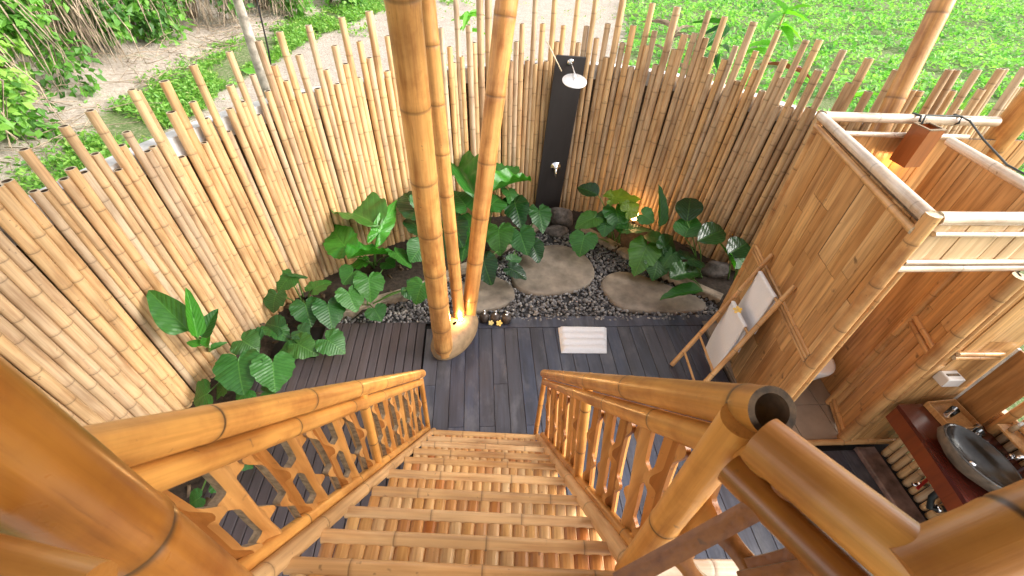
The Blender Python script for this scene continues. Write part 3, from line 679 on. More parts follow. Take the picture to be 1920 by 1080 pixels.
# crop field: rows of leafy plants, joined
V = []; F = []; A = []
y = 8.0
row = 0
while y < 33:
    dist = y
    step = 0.19 + 0.012*y
    x = field_edge(y) + rnd.uniform(0, 0.3) - 0.2
    xmax = min(37, 6 + y*1.12)
    furrow = 0.5 + 0.5*math.sin(y*2.4 + 0.5*nz(0, y, 0.3))
    while x < xmax:
        px_, py = x + rnd.uniform(-0.12, 0.12), y + rnd.uniform(-0.1, 0.1) + 0.5*nz(x, y, 0.15, 3) - 0.06*x
        dens = 0.38 + 0.9*nz(px_, py, 0.5, 7) + 0.85*(furrow-0.45)
        if dens > 0.12 and py > 5.5:
            h = 0.08 + 0.30*max(0, dens)*(0.4+furrow)
            tone = min(0.95, max(0.05, 0.5 + 0.35*nz(px_, py, 0.8, 2) + 0.40*nz(px_, py, 0.22, 6) + 0.25*(h-0.18)*6))
            for k in range(13):
                p = Vector((px_ + rnd.gauss(0, 0.10), py + rnd.gauss(0, 0.10), -0.05 + rnd.random()*h))
                d = rvec(); d.z = abs(d.z)*0.5 + 0.05
                L = rnd.uniform(0.09, 0.18)*(1 + 0.014*y)
                leafquad(V, F, A, p, d, Vector((rnd.gauss(0, 0.4), rnd.gauss(0, 0.4), 1)), L, L*0.62, min(1, max(0, tone + rnd.gauss(0, 0.16))))
        x += step*rnd.uniform(0.7, 1.3)
    y += step; row += 1
b = MB(); b.add(V, F, 0, A); stuff(b.build('crop_plants', M_CROP, smooth=False))

# grass and low weeds along the path by the thicket, and thin weeds over the bare plot
V = []; F = []; A = []
def blades(px_, py, n, h, spread, tone):
    for k in range(n):
        p = Vector((px_ + rnd.gauss(0, spread), py + rnd.gauss(0, spread), -0.08))
        d = Vector((rnd.gauss(0, 0.45), rnd.gauss(0, 0.45), 1))
        leafquad(V, F, A, p, d, Vector((rnd.gauss(0, 1), rnd.gauss(0, 1), 0.1)), h*rnd.uniform(0.6, 1.3), h*0.13, min(1, max(0, tone + rnd.gauss(0, 0.2))))
def weed(px_, py, n, L0, spread, tone):
    for k in range(n):
        p = Vector((px_ + rnd.gauss(0, spread), py + rnd.gauss(0, spread), rnd.uniform(-0.08, 0.08)))
        d = rvec(); d.z = abs(d.z)*0.5
        L = L0*rnd.uniform(0.6, 1.3)
        leafquad(V, F, A, p, d, Vector((rnd.gauss(0, 0.5), rnd.gauss(0, 0.5), 1)), L, L*0.6, min(1, max(0, tone + rnd.gauss(0, 0.18))))
for i in range(7000):
    y = rnd.uniform(2.5, 24)**1.0
    x = soil_left(y) - abs(rnd.gauss(0.1, 1.1)) + 0.25*nz(0, y, 1.1, 2)
    if y < 7.5: x = rnd.uniform(-9, -3.9)
    if nz(x, y, 0.7, 5) < -0.15: continue
    if rnd.random() < 0.5: blades(x, y, 6, 0.16, 0.07, 0.5)
    else: weed(x, y, 7, 0.11, 0.10, 0.45)
for i in range(900):
    y = rnd.uniform(6.5, 26); x = rnd.uniform(soil_left(y), field_edge(y))
    if nz(x, y, 0.45, 1) < 0.16: continue
    weed(x, y, 5, 0.07, 0.09, 0.6)
for cx, cy in ((-4.2, 17.5), (-2.6, 21.5), (-1.2, 22.5), (-5.6, 19.5), (-3.4, 20.5)):
    for i in range(14): weed(cx + rnd.gauss(0, 0.45), cy + rnd.gauss(0, 0.4), 8, 0.14, 0.14, 0.55)
b = MB(); b.add(V, F, 0, A); stuff(b.build('grass', M_GRASS, smooth=False))

# dry twigs on the bank at the foot of the thicket
b = MB()
for i in range(420):
    y = rnd.uniform(5.0, 21); x = soil_left(y) - rnd.uniform(1.5, 3.2)
    if nz(x, y, 0.6, 8) < -0.05: continue
    a = rnd.uniform(0, 6.28); L = rnd.uniform(0.25, 1.2); e = rnd.uniform(-0.05, 0.35)
    z = 0.02 + max(0, 0.2*(soil_left(y)-1.5-x))
    p = Vector((x, y, z)); q = p + Vector((math.cos(a)*L, math.sin(a)*L, e*L))
    m = (p+q)/2 + Vector((rnd.gauss(0, 0.06), rnd.gauss(0, 0.06), rnd.gauss(0.04, 0.05)))
    b.tube([p, m, q], [0.010, 0.008, 0.004], 4, cap=False)
stuff(b.build('dry_twigs', M_TWIG))

# thicket: individual overgrown shrubs with hanging dead vines
def shrub(loc, rx, ry, h, nleaf, label, vines, tone=0.5, seed=0, leaf=0.12):
    r = random.Random(seed)
    t = thing('overgrown_shrub', label, 'shrub', loc, 'shrubs on the bank')
    M0 = Matrix.Translation(loc)
    V = []; F = []; A = []
    clumps = []
    for i in range(26):
        a = r.uniform(0, 2*PI); zz = r.uniform(0.12, 1.0)
        k = math.sqrt(max(0.05, 1 - (zz*0.9)**2))*r.uniform(0.6, 1.0)
        clumps.append((Vector((math.cos(a)*rx*k, math.sin(a)*ry*k, zz*h)), r.uniform(0.25, 0.5)*min(rx, ry), min(1, max(0, tone + r.gauss(0, 0.2)))))
    for i in range(nleaf):
        c, rad, tn = clumps[r.randrange(len(clumps))]
        o = rvec(r); p = c + o*rad*(r.random()**0.4)
        if p.z < 0: p.z = abs(p.z)*0.3
        d = (o*0.6 + rvec(r)*0.7 + Vector((0, 0, -0.35)))
        L = leaf*r.uniform(0.6, 1.35)
        leafquad(V, F, A, p, d, (o + Vector((0, 0, 0.8)) + rvec(r)*0.5).normalized(), L, L*0.7, min(1, max(0, tn + r.gauss(0, 0.14))))
    b = MB(); b.add(V, F, 0, A); b.build('foliage', M_BUSH, t, M0, smooth=False)
    b = MB()
    for i in range(7):
        a = r.uniform(0, 2*PI)
        e = Vector((math.cos(a)*rx*0.6, math.sin(a)*ry*0.6, h*r.uniform(0.6, 0.9)))
        b.tube([(0, 0, -0.1), e*0.4 + Vector((r.gauss(0, .1), r.gauss(0, .1), 0.1)), e], [0.05, 0.03, 0.012], 6)
    b.build('stems', M_VINE, t, M0)
    if vines:
        b = MB()
        for i in range(vines):
            a = r.gauss(-0.5, 0.55)            # towards the plot and the house
            p = Vector((math.cos(a)*rx*r.uniform(0.5, 1.0), math.sin(a)*ry*r.uniform(0.5, 1.05), h*r.uniform(0.55, 0.95)))
            q = Vector((p.x*1.1 + r.gauss(0.1, 0.12), p.y*1.1 + r.gauss(0, 0.12), r.uniform(0.0, 0.5)))
            m1 = p.lerp(q, 0.35) + Vector((r.gauss(0.1, 0.1), r.gauss(0, 0.1), r.gauss(0, 0.1)))
            m2 = p.lerp(q, 0.7) + Vector((r.gauss(0.05, 0.1), r.gauss(0, 0.1), 0))
            w0 = r.uniform(0.005, 0.016)
            b.tube([p, m1, m2, q], [w0, w0*1.2, w0, w0*0.6], 4, cap=False)
        stuff(b.build('dead_vines', M_TWIG, t, M0))
    return t
shrub((-8.7, 5.6, -0.1), 1.3, 1.2, 1.1, 2600, 'low bright green bush nearest the fence at the left edge', 0, 0.75, 1, 0.16)
shrub((-9.3, 8.3, 0.1), 1.5, 1.5, 2.2, 5200, 'tall leafy shrub with fresh green vine leaves above tangled roots', 40, 0.66, 2, 0.17)
shrub((-10.0, 10.4, 0.2), 1.5, 1.4, 2.9, 5600, 'bushy shrub with large vine leaves filling the upper left corner', 25, 0.62, 3, 0.18)
shrub((-9.9, 12.4, 0.2), 1.3, 1.2, 3.0, 3600, 'shrub half hidden behind a thick brown curtain of dead vines', 95, 0.5, 4, 0.17)
shrub((-9.5, 14.3, 0.2), 1.4, 1.3, 3.0, 4600, 'dark green shrub with a few dry stalks in front of it', 40, 0.42, 5, 0.19)
shrub((-8.7, 16.4, 0.15), 1.4, 1.3, 3.0, 4200, 'dark shrub laced with brown twigs at the end of the bank', 80, 0.42, 6, 0.19)
shrub((-7.4, 18.6, 0.1), 1.4, 1.3, 2.6, 3000, 'sparse brown shrub beside the thin pale tree trunk', 110, 0.42, 7, 0.18)
shrub((-5.8, 21.0, 0.1), 1.3, 1.1, 1.2, 1800, 'low weedy shrub farthest along the edge of the bare plot', 50, 0.5, 8, 0.17)

# ================================================================== young plants beyond the fence
M_SAP = mat_leaf('sapling_leaf', [(0.12,0.36,0.03),(0.16,0.40,0.04)], trans=0.45)
M_RUST = mat_leaf('rust_leaf', [(0.20,0.05,0.03),(0.16,0.05,0.02)], trans=0.2)
M_BARK = mat_plain('pale_bark', (0.50, 0.44, 0.36), 0.85, var=0.3, scale=10, bumps=0.5)

def long_leaf_mesh(name, nu=14, sag=0.25, fold=0.12, wave=0.015, mat=None, seed=1, blunt=0.55):
    r = random.Random(seed); b = MB(); vs = []; at = []; nv = 6
    for i in range(nu+1):
        u = i/nu
        wd = (math.sin(PI*min(1, u**blunt*0.98 + 0.0))**0.75)*0.5 if 0 < u < 1 else 0.012
        for j in range(-nv, nv+1):
            v = j/nv
            z = fold*abs(v)*wd*2 - sag*u*u + wave*math.sin(u*26 + abs(v)*3 + r.random())*abs(v)
            vs.append((u, v*wd, z)); at.append(1.0 if j == 0 else (0.45 if (i % 2 == 0 and abs(j) < nv) else 0.0))
    w = 2*nv+1
    fs = [(i*w+j, (i+1)*w+j, (i+1)*w+j+1, i*w+j+1) for i in range(nu) for j in range(w-1)]
    b.add(vs, fs, 0, at); return b.mesh(name, mat)

def taro_mesh(name, mat, seed, sag=0.22, fold=0.16, wave=0.03):
    r = random.Random(seed); b = MB()
    prof = [(0, 1.0), (12, 0.83), (26, 0.69), (45, 0.585), (62, 0.53), (82, 0.475), (102, 0.455), (122, 0.46), (142, 0.46), (156, 0.43), (168, 0.27), (178, 0.05)]
    ang = []
    for i in range(len(prof)-1):
        (a, ra), (c, rc) = prof[i], prof[i+1]
        ang.append((a, ra, 1.0 if i % 2 == 0 else 0.25)); ang.append(((a+c)/2, (ra+rc)/2*1.015, 0.0))
    ang.append((178, 0.09, 0))
    full = [(-a, q, v) for a, q, v in ang[:0:-1]] + ang
    nr = 5; vs = [(0, 0, 0)]; at = [1.0]
    ph = r.uniform(0, 6)
    for k in range(1, nr+1):
        f = k/nr
        for a, q, v in full:
            th = math.radians(a); rr = q*f
            edge = 1 + (0.03*math.sin(a*0.21 + ph) + 0.025*r.uniform(-1, 1))*(f**3)
            x = rr*math.cos(th)*edge; y = rr*math.sin(th)*edge
            z = -sag*(x*x if x > 0 else 0.7*x*x) + fold*abs(y)*(1 - 0.7*abs(y))
            z += wave*math.sin(a*0.12 + ph)*f*f + wave*0.7*math.sin(a*0.33 + 2*ph)*f**3
            vs.append((x, y, z)); at.append(v*(1 - 0.5*f) if a != 0 else 1.0)
    n = len(full); fs = []
    for j in range(n-1): fs.append((0, 1+j, 2+j))
    for k in range(nr-1):
        for j in range(n-1):
            a0 = 1+k*n+j; fs.append((a0, a0+n, a0+n+1, a0+1))
    b.add(vs, fs, 0, at); return b.mesh(name, mat)

TARO = [taro_mesh('taro_leaf', M_LEAF, s, sag, fo, wv) for s, sag, fo, wv in ((1, .20, .16, .02), (2, .30, .10, .035), (3, .14, .22, .03), (4, .36, .18, .045))]
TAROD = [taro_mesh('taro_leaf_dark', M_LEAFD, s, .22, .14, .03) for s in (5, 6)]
TAROY = [taro_mesh('taro_leaf_yellow', M_LEAFY, 7, .25, .14, .05)]
TAROB = [taro_mesh('taro_leaf_bright', M_LEAFB, s, .25, .2, .05) for s in (8, 9)]
LONG = [long_leaf_mesh('long_leaf', mat=M_LEAF, seed=s, sag=0.15) for s in (1, 2)]
LONGD = [long_leaf_mesh('long_leaf_dark', mat=M_LEAFD, seed=s, sag=0.18, blunt=0.8) for s in (11, 12)]
RUFF = [long_leaf_mesh('ruffled_leaf', nu=26, mat=m, seed=s, sag=0.22, fold=0.2, wave=0.035, blunt=0.6) for s, m in ((21, M_LEAF), (22, M_LEAFB))]
LONGB = [long_leaf_mesh('long_leaf_bright', mat=M_LEAFB, seed=s, sag=0.1) for s in (3, 4)]
LSAP = [long_leaf_mesh('sapling_leaf', mat=M_SAP, seed=s, sag=0.3) for s in (5, 6)]
LRUST = [long_leaf_mesh('rust_leaf', mat=M_RUST, seed=7, sag=0.3)]

CAMP = Vector((0, 0, 4.0))
def put_leaf(parent, me, B, T, wid, roll=0.0, natural=0.92, back=0.25, face=0.18):
    B = Vector(B); T = Vector(T)
    d = T - B; at = B + d*back; L = d.length*(1-back)
    d.normalize()
    up = (Vector((0, 0, 1)) + (CAMP - B).normalized()*face)
    nrm = up - d*up.dot(d); nrm.normalize()
    if roll: nrm = Matrix.Rotation(math.radians(roll), 3, d) @ nrm
    y = nrm.cross(d)
    sy = wid/natural
    M = axes(at, d*L, y*sy, nrm*L)
    return inst('leaf', me, parent, M), at

def put_stalk(parent, p0, p1, r=0.008, bow=0.25, mat=None):
    p0 = Vector(p0); p1 = Vector(p1)
    m = p0.lerp(p1, 0.55); m.z += 0.25*abs(p1.z-p0.z)*bow*2
    out = Vector((p1.x-p0.x, p1.y-p0.y, 0))*(-0.14); m += out
    pts = []
    for i in range(7):
        t = i/6
        pts.append(p0*(1-t)**2 + m*2*t*(1-t) + p1*t*t)
    b = MB(); b.tube([q - p0 for q in pts], [r*(1.3 - 0.6*i/6) for i in range(7)], 6)
    return b.build('stalk', mat or M_STALK, parent, Matrix.Translation(p0))

# ================================================================== boundary wall and bamboo fence
# unseen thatched roof implied by the mast, added and sized to shade the courtyard
M_THATCH = mat_bamboo('roof_thatch', [(0.40,0.25,0.11),(0.44,0.28,0.13)], rough=0.8, stain=0.5, axis=1, fibre=40)
roof = thing('shade_roof', 'unseen thatched roof added to shade the stairs and the deck', 'roof', (0.2, 0.0, 5.0))
b = MB(); vs = [(-2.0, -4, 4.75), (2.4, -4, 4.75), (2.4, 3.0, 4.75), (-2.0, 3.0, 4.75), (0.2, -4, 6.0), (0.2, 1.7, 6.0)]
up_ = [(x, y, z + 0.16) for x, y, z in vs]
fs = [(0, 4, 5, 3), (1, 2, 5, 4), (2, 3, 5)]
b.add(vs, [f[::-1] for f in fs]); b.add(up_, fs)
b.add(vs + up_, [(0, 1, 7, 6)[::-1], (1, 2, 8, 7), (2, 3, 9, 8), (3, 0, 6, 9)])
b.build('thatch', M_THATCH, roof, None, False)
b = MB(); vs = []; fs = []
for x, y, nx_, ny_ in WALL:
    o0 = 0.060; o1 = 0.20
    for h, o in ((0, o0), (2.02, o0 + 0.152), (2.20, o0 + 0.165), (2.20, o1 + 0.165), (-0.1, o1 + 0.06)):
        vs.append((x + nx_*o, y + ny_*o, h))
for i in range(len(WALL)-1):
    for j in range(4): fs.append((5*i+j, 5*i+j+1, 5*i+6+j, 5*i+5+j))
b.add(vs, [f for k, f in enumerate(fs) if k % 4], 0); b.add(vs, fs[::4], 1); wl = b.build('boundary_wall', [M_WALL, M_HOLE], smooth=False)  # wall face behind the poles coloured dark to stand for shade in the gaps
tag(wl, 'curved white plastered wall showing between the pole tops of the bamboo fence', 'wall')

fence = thing('bamboo_fence', 'curved fence of upright bamboo poles cut to uneven heights around the courtyard', 'fence', (FENCE[60][0], FENCE[60][1], 0))
for i, (bx, by, tx, ty, tz, r) in enumerate(FENCE):
    p0 = Vector((bx, by, -0.02)); p1 = Vector((tx, ty, tz))
    rr = random.Random(i)
    L = (p1-p0).length
    k = rr.uniform(0.93, 1.05)
    j = Vector((rr.gauss(0, 0.006), rr.gauss(0, 0.006), 0))
    nodes = node_list(L, rr.uniform(0.30, 0.46), rr.uniform(0.05, 0.4), 0.12, rr)
    m = culm_mesh(L, r*k*1.05, r*k*0.95, nodes, 12, 'hollow', 'open', 0.03)
    m.build('pole', [M_FENCE, M_CUT, M_HOLE], fence, frame(p0 + j, p1-p0 + Vector((rr.gauss(0, 0.008), rr.gauss(0, 0.008), 0)), rr.uniform(0, 6)))

# ================================================================== COURTYARD GROUND
PEB = [(-1.75,3.74),(-1.3,3.92),(-.78,4.17),(-.2,4.55),(.27,4.92),(.73,5.36),(1.0,5.62),(1.3,5.75),(1.62,5.5),(2.09,5.05),(2.47,4.58),(3.2,3.96),(3.12,3.72),(-.55,3.72)]
def inpoly(x, y, P):
    c = False; j = len(P)-1
    for i in range(len(P)):
        if (P[i][1] > y) != (P[j][1] > y) and x < (P[j][0]-P[i][0])*(y-P[i][1])/(P[j][1]-P[i][1]) + P[i][0]: c = not c
        j = i
    return c
b = MB(); vs = []
NX, NY = 120, 108
for j in range(NY+1):
    for i in range(NX+1):
        x = -3.4 + 7.4*i/NX; y = 0.0 + 6.6*j/NY
        deck = (y < 3.86 and x > -2.35) or inpoly(x, y, PEB)
        h = -0.09 if deck else 0.03 + 0.03*nz(x, y, 3) + 0.025*nz(x, y, 9, 3)
        vs.append((x, y, h))
fs = [(j*(NX+1)+i, j*(NX+1)+i+1, (j+1)*(NX+1)+i+1, (j+1)*(NX+1)+i) for j in range(NY) for i in range(NX)]
b.add(vs, fs); struct(b.build('garden_soil', M_SOIL))
b = MB()
for i in range(420):        # leaf litter and clods on the beds
    x = rnd.uniform(-3.0, 3.7); y = rnd.uniform(1.0, 6.0)
    if (y < 3.8 and x > -2.1) or inpoly(x, y, PEB): continue
    r = rnd.uniform(0.012, 0.04); M = Matrix.Translation((x, y, 0.045)) @ Matrix.Rotation(rnd.uniform(0, 6), 4, rvec()) @ Matrix.Diagonal((r*1.5, r, r*0.4, 1))
    b.box((-1, -1, -1), (1, 1, 1), M)
stuff(b.build('leaf_litter', mat_plain('leaf_litter', (0.13, 0.085, 0.05), 0.9, var=0.5, scale=8, bumps=0)))

b = MB(); b.add([(x, y, -0.035) for x, y in PEB], [tuple(range(len(PEB)))])
struct(b.build('pebble_bed', mat_plain('pebble_base', (0.05, 0.048, 0.05), 0.9, var=0.4, scale=40)))
# pebbles
ico = []
import bmesh
bm = bmesh.new(); bmesh.ops.create_icosphere(bm, subdivisions=1, radius=1)
IV = [v.co.copy() for v in bm.verts]; IF = [tuple(v.index for v in f.verts) for f in bm.faces]; bm.free()
def blob_mesh(name, mat, sx, sy, sz, seed, rough=0.2, sub=2):
    bm = bmesh.new(); bmesh.ops.create_icosphere(bm, subdivisions=sub, radius=1)
    for v in bm.verts:
        n = noise.noise(v.co*1.3 + Vector((seed*7.1, 0, 0)))*rough + noise.noise(v.co*3.1 + Vector((0, seed*3.3, 0)))*rough*0.4
        v.co *= 1+n
        v.co = Vector((v.co.x*sx, v.co.y*sy, v.co.z*sz))
    me = bpy.data.meshes.new(name); bm.to_mesh(me); bm.free(); me.materials.append(mat)
    for p in me.polygons: p.use_smooth = True
    return me
V = []; F = []; A = []
cnt = 0
while cnt < 5200:
    x = rnd.uniform(-1.7, 3.2); y = rnd.uniform(3.72, 5.75)
    if not inpoly(x, y, PEB): continue
    r = rnd.uniform(0.014, 0.034)
    M = Matrix.Translation((x, y, -0.03 + rnd.uniform(0, 0.03))) @ Matrix.Rotation(rnd.uniform(0, 6.28), 4, rvec()) @ Matrix.Diagonal((r, r*rnd.uniform(0.6, 0.9), r*rnd.uniform(0.4, 0.7), 1))
    i0 = len(V); tone = rnd.random()
    V += [M @ p for p in IV]; A += [tone]*len(IV); F += [tuple(i0+i for i in f) for f in IF]; cnt += 1
mp, t, bs = newmat('pebbles')
at = N(t, 'ShaderNodeAttribute', attribute_name='ring')
t.links.new(ramp(t, at.outputs['Fac'], [(0, (0.055, 0.053, 0.057)), (0.5, (0.155, 0.147, 0.150)), (0.85, (0.28, 0.265, 0.255)), (1, (0.36, 0.32, 0.28))]), bs.inputs['Base Color'])
bs.inputs['Roughness'].default_value = 0.42
b = MB(); b.add(V, F, 0, A); stuff(b.build('pebbles', mp))

# stepping stones
def slab_stone(name, pts, z0, z1, mat, seed):
    P = [Vector((x, y, 0)) for x, y in pts]; n = len(P); out = []
    for i in range(n):                       # closed Catmull-Rom outline
        a, b_, c, d = P[i-1], P[i], P[(i+1) % n], P[(i+2) % n]
        for k in range(6):
            u = k/6
            out.append(0.5*((2*b_) + (-a+c)*u + (2*a-5*b_+4*c-d)*u*u + (-a+3*b_-3*c+d)*u**3))
    cen = sum(out, Vector())/len(out); b = MB(); vs = []; fs = []; m = len(out)
    for f, z in ((1.0, z0), (1.01, z0+0.5*(z1-z0)), (0.985, z1-0.006), (0.96, z1), (0.7, z1+0.002), (0.4, z1)):
        for p in out:
            q = cen + (p-cen)*f; vs.append((q.x - cen.x, q.y - cen.y, z + 0.006*nz(q.x*1.0, q.y, 4.0, seed)*(f < 0.97)))
    for k in range(5):
        for i in range(m): fs.append((k*m+i, k*m+(i+1) % m, (k+1)*m+(i+1) % m, (k+1)*m+i))
    fs.append(tuple(5*m+i for i in range(m)))
    b.add(vs, fs); return b.build(name, mat, None, Matrix.Translation((cen.x, cen.y, 0)))
s1 = slab_stone('stepping_stone', [(.47,4.5),(.62,4.95),(.95,5.2),(1.3,5.22),(1.58,4.98),(1.64,4.6),(1.42,4.3),(.95,4.18),(.6,4.24)], -0.05, 0.035, M_STONE, 1)
tag(s1, 'large brown oval stepping stone in the middle of the pebbles below the shower', 'stepping stone', 'stepping stones in the pebbles')
s2 = slab_stone('stepping_stone', [(-.32,4.15),(-.1,4.5),(.2,4.55),(.45,4.36),(.47,4.1),(.2,3.92),(-.15,3.88)], -0.05, 0.03, M_STONE, 2)
tag(s2, 'smaller stepping stone beside the bamboo mast, left of the other two', 'stepping stone', 'stepping stones in the pebbles')
s3 = slab_stone('stepping_stone', [(1.68,4.3),(1.8,4.55),(2.1,4.62),(2.55,4.38),(2.98,4.05),(2.9,3.86),(2.3,3.84),(1.85,3.92)], -0.05, 0.03, M_STONE, 3)
tag(s3, 'long stepping stone under the right hand plants next to the deck edge', 'stepping stone', 'stepping stones in the pebbles')

# kerb of cement blocks round the planting bed
kerb = thing('garden_kerb', 'low kerb of pale cement blocks curving between the pebbles and the plants', 'kerb', (0.2, 4.95, 0))
KP = [(-1.78,3.78),(-.78,4.19),(.22,4.9),(.72,5.4),(1.05,5.75)]
KQ = [(1.6,5.6),(2.07,5.1),(2.47,4.62),(3.22,4.0)]
for K in (KP, KQ):
    for (xa, ya), (xb, yb) in zip(K, K[1:]):
        d = Vector((xb-xa, yb-ya, 0)); L = d.length; d.normalize(); nn = Vector((-d.y, d.x, 0))
        b = MB(); b.box((0.01, -0.02, -0.08), (L-0.015, 0.13, 0.075), None, 0, 0.012)
        b.build('kerb_block', M_KERB, kerb, axes((xa, ya, 0), d, nn, Vector((0, 0, 1))), smooth=False)
rk = bpy.data.objects.new('rock', blob_mesh('rock', M_ROCK, 0.19, 0.16, 0.20, 3, 0.35, 3)); place(rk, None, Matrix.Translation((1.32, 5.83, 0.10)))
tag(rk, 'rough grey rock at the foot of the black shower board', 'rock')
rk = bpy.data.objects.new('rock', blob_mesh('rock', M_ROCK, 0.20, 0.13, 0.07, 5, 0.3, 3)); place(rk, None, Matrix.Translation((1.24, 5.60, 0.02)))
tag(rk, 'flat dark stone lying in front of the rough grey rock', 'rock')
rk = bpy.data.objects.new('rock', blob_mesh('rock', M_ROCK, 0.22, 0.12, 0.13, 8, 0.3, 3)); place(rk, None, Matrix.Translation((3.38, 4.62, 0.06)))
tag(rk, 'grey stone among the stems by the corner of the cubicle', 'rock')

# ================================================================== DECK
deck = MB(); deck.box((-2.5, -0.2, -0.12), (4.3, 3.7, -0.045)); deck = deck.build('deck', M_DARK, None, None, False); struct(deck)
pc = {}
def plank(x0, x1, y0, y1, zt, mat, name='deck_board', th=0.03, bev=0.003):
    key = (round(x1-x0, 3), round(y1-y0, 3), mat.name)
    if key not in pc:
        b = MB(); b.box((-(x1-x0)/2, -(y1-y0)/2, -th), ((x1-x0)/2, (y1-y0)/2, 0), None, 0, bev); pc[key] = b.mesh(name, mat, False)
    return inst(name, pc[key], deck, Matrix.Translation(((x0+x1)/2, (y0+y1)/2, zt + rnd.uniform(-0.0012, 0.0012))))
x = -0.605; i = 0
while x < 3.72:
    wd = 0.155
    top = 3.61 if x < 2.72 else 1.92
    cuts = [-0.15]
    yj = -0.15 + [1.05, 1.95, 0.55, 1.5, 2.45][i % 5]
    while yj < top - 0.4: cuts.append(yj); yj += 1.9
    cuts.append(top)
    for a, c in zip(cuts, cuts[1:]): plank(x + 0.002, x + wd - 0.002, a + 0.001, c - 0.001, 0.0, M_DECK)
    x += wd; i += 1
plank(-0.02, 1.45, 3.615, 3.79, 0.002, M_DECK); plank(1.453, 3.02, 3.615, 3.79, 0.002, M_DECK)
x = -0.62; i = 0
while x > -2.3:
    wd = 0.098
    plank(x - wd + 0.004, x - 0.004, -0.15 + 0.9*(i % 2), 3.72 if x > -1.7 else 3.2, 0.0, M_DECKN)
    if i % 2: plank(x - wd + 0.004, x - 0.004, -0.15, 0.742, 0.0, M_DECKN)
    x -= wd; i += 1
# right hand edge strip of stone by the vanity
kb = MB(); kb.box((3.735, 0.3, -0.05), (3.93, 1.93, 0.045), None, 0, 0.01)
tag(kb.build('stone_curb', mat_plain('reddish_stone', (0.20, 0.125, 0.105), 0.6, var=0.35, scale=7, detail=7), None, None, False), 'reddish stone curb on the floor below the front of the washstand', 'curb')

# ================================================================== MAST: three leaning bamboo poles on a cement foot
mast = thing('bamboo_mast', 'three tall bamboo poles rising from one rounded cement foot on the deck', 'mast', (-0.26, 3.42, 0))
culm('pole', (-.372, 3.185, 0.10), (-.357, 2.42, 4.75), 0.099, 0.088, mast, M_MAST, nodes=[.12,.52,.95,1.40,1.87,2.38,2.92,3.5,4.1], seg=28, swell=0.03)
culm('pole', (-.20, 3.54, 0.12), (-.385, 3.60, 4.6), 0.064, 0.062, mast, M_MAST, nodes=[.25,.62,.98,1.36,1.75,2.15,2.56,2.98,3.45,3.9], seg=24, swell=0.04)
culm('pole', (-.115, 3.62, 0.10), (.385, 4.30, 4.5), 0.084, 0.094, mast, M_MAST, nodes=[.35,.85,1.38,1.95,2.55,3.15,3.75], seg=28, swell=0.025)
b = MB()
M = frame((0, 0, 0), (0, 0, 1))
prof = [(0.02, 0.30), (0.10, 0.295), (0.17, 0.27), (0.215, 0.21), (0.235, 0.13), (0.225, 0.05), (0.20, -0.005)]
ang = math.atan2(3.64-3.15, -0.08+0.40)
MM = Matrix.Translation((-0.255, 3.42, 0)) @ Matrix.Rotation(ang, 4, 'Z')
b.lathe(prof[::-1], 28, MM, 0, 1.62, 0.86)
b.build('cement_foot', M_CEMENT, mast)
# lit spotlight on the foot
sp = thing('spotlight', 'small lit spotlight glowing between the feet of the mast poles', 'spotlight', (-.215, 3.50, 0.27))
b = MB(); b.lathe([(0.0, 0), (0.024, 0), (0.028, 0.05), (0.024, 0.052)], 16); b.build('housing', mat_metal('lamp_metal', (0.4, 0.33, 0.25), 0.35), sp, Matrix.Translation((-.19, 3.47, 0.26)))
b = MB(); b.lathe([(0.024, 0.050), (0.016, 0.058), (0.0, 0.061)], 16); b.build('bulb', mat_emit('lamp_glow', (1.0, 0.72, 0.38), 40), sp, Matrix.Translation((-.19, 3.47, 0.26)))
def lamp(name, loc, power, col=(1.0, 0.62, 0.28), r=0.03):
    d = bpy.data.lights.new(name, 'POINT'); d.energy = power; d.color = col; d.shadow_soft_size = r
    o = bpy.data.objects.new(name, d); COL.objects.link(o); o.location = loc
lamp('spotlight_glow', (-.19, 3.46, 0.37), 4.0, (1.0, 0.60, 0.24))

# ================================================================== SHOWER on its black board
sh = thing('shower', 'tall black shower board with round chrome rain head and mixer tap against the fence', 'shower', (1.15, 6.08, 0))
Db = Vector((0.115, 0.14, 2.34)); Db.normalize()
U = Vector((0.99, 0.06, 0)); U = (U - Db*U.dot(Db)).normalized(); Nn = U.cross(Db)   # points away from viewer
b = MB(); b.box((-0.20, -0.03, -0.05), (0.20, 0.0, 2.36), None, 0, 0.004)
b.build('board', M_BLACKBOARD, sh, axes((1.125, 6.10, 0), U, -Nn if Nn.y < 0 else Nn, Db), smooth=False)
F0 = Vector((1.125, 6.07, 0))
def onboard(u, h, off=0.0): return F0 + U*u + Db*h + Vector((0, -1, 0))*off
b = MB(); b.lathe([(0, 0), (0.042, 0.0), (0.042, 0.012), (0.02, 0.016), (0, 0.016)], 20)
b.build('wall_flange', M_CHROME, sh, frame(onboard(0.0, 2.29, 0.0), (0, -1, 0)))
b = MB(); p = onboard(0.0, 2.29); b.tube([p, p + Vector((0.0, -0.10, 0.0)), p + Vector((-0.005, -0.36, -0.02)), p + Vector((-0.006, -0.42, -0.035)), p + Vector((-0.006, -0.44, -0.08))], 0.011, 10)
b.build('shower_arm', M_CHROME, sh)
hc = p + Vector((-0.006, -0.44, -0.095))
b = MB(); b.lathe([(0, 0.014), (0.03, 0.012), (0.150, 0.008), (0.156, 0.003), (0.154, -0.003), (0, -0.004)], 32)
b.build('shower_head', mat_metal('chrome_bright', (0.93, 0.94, 0.95), 0.42), sh, Matrix.Translation(hc) @ Matrix.Rotation(math.radians(15), 4, 'X'))
tp = onboard(0.03, 0.84)
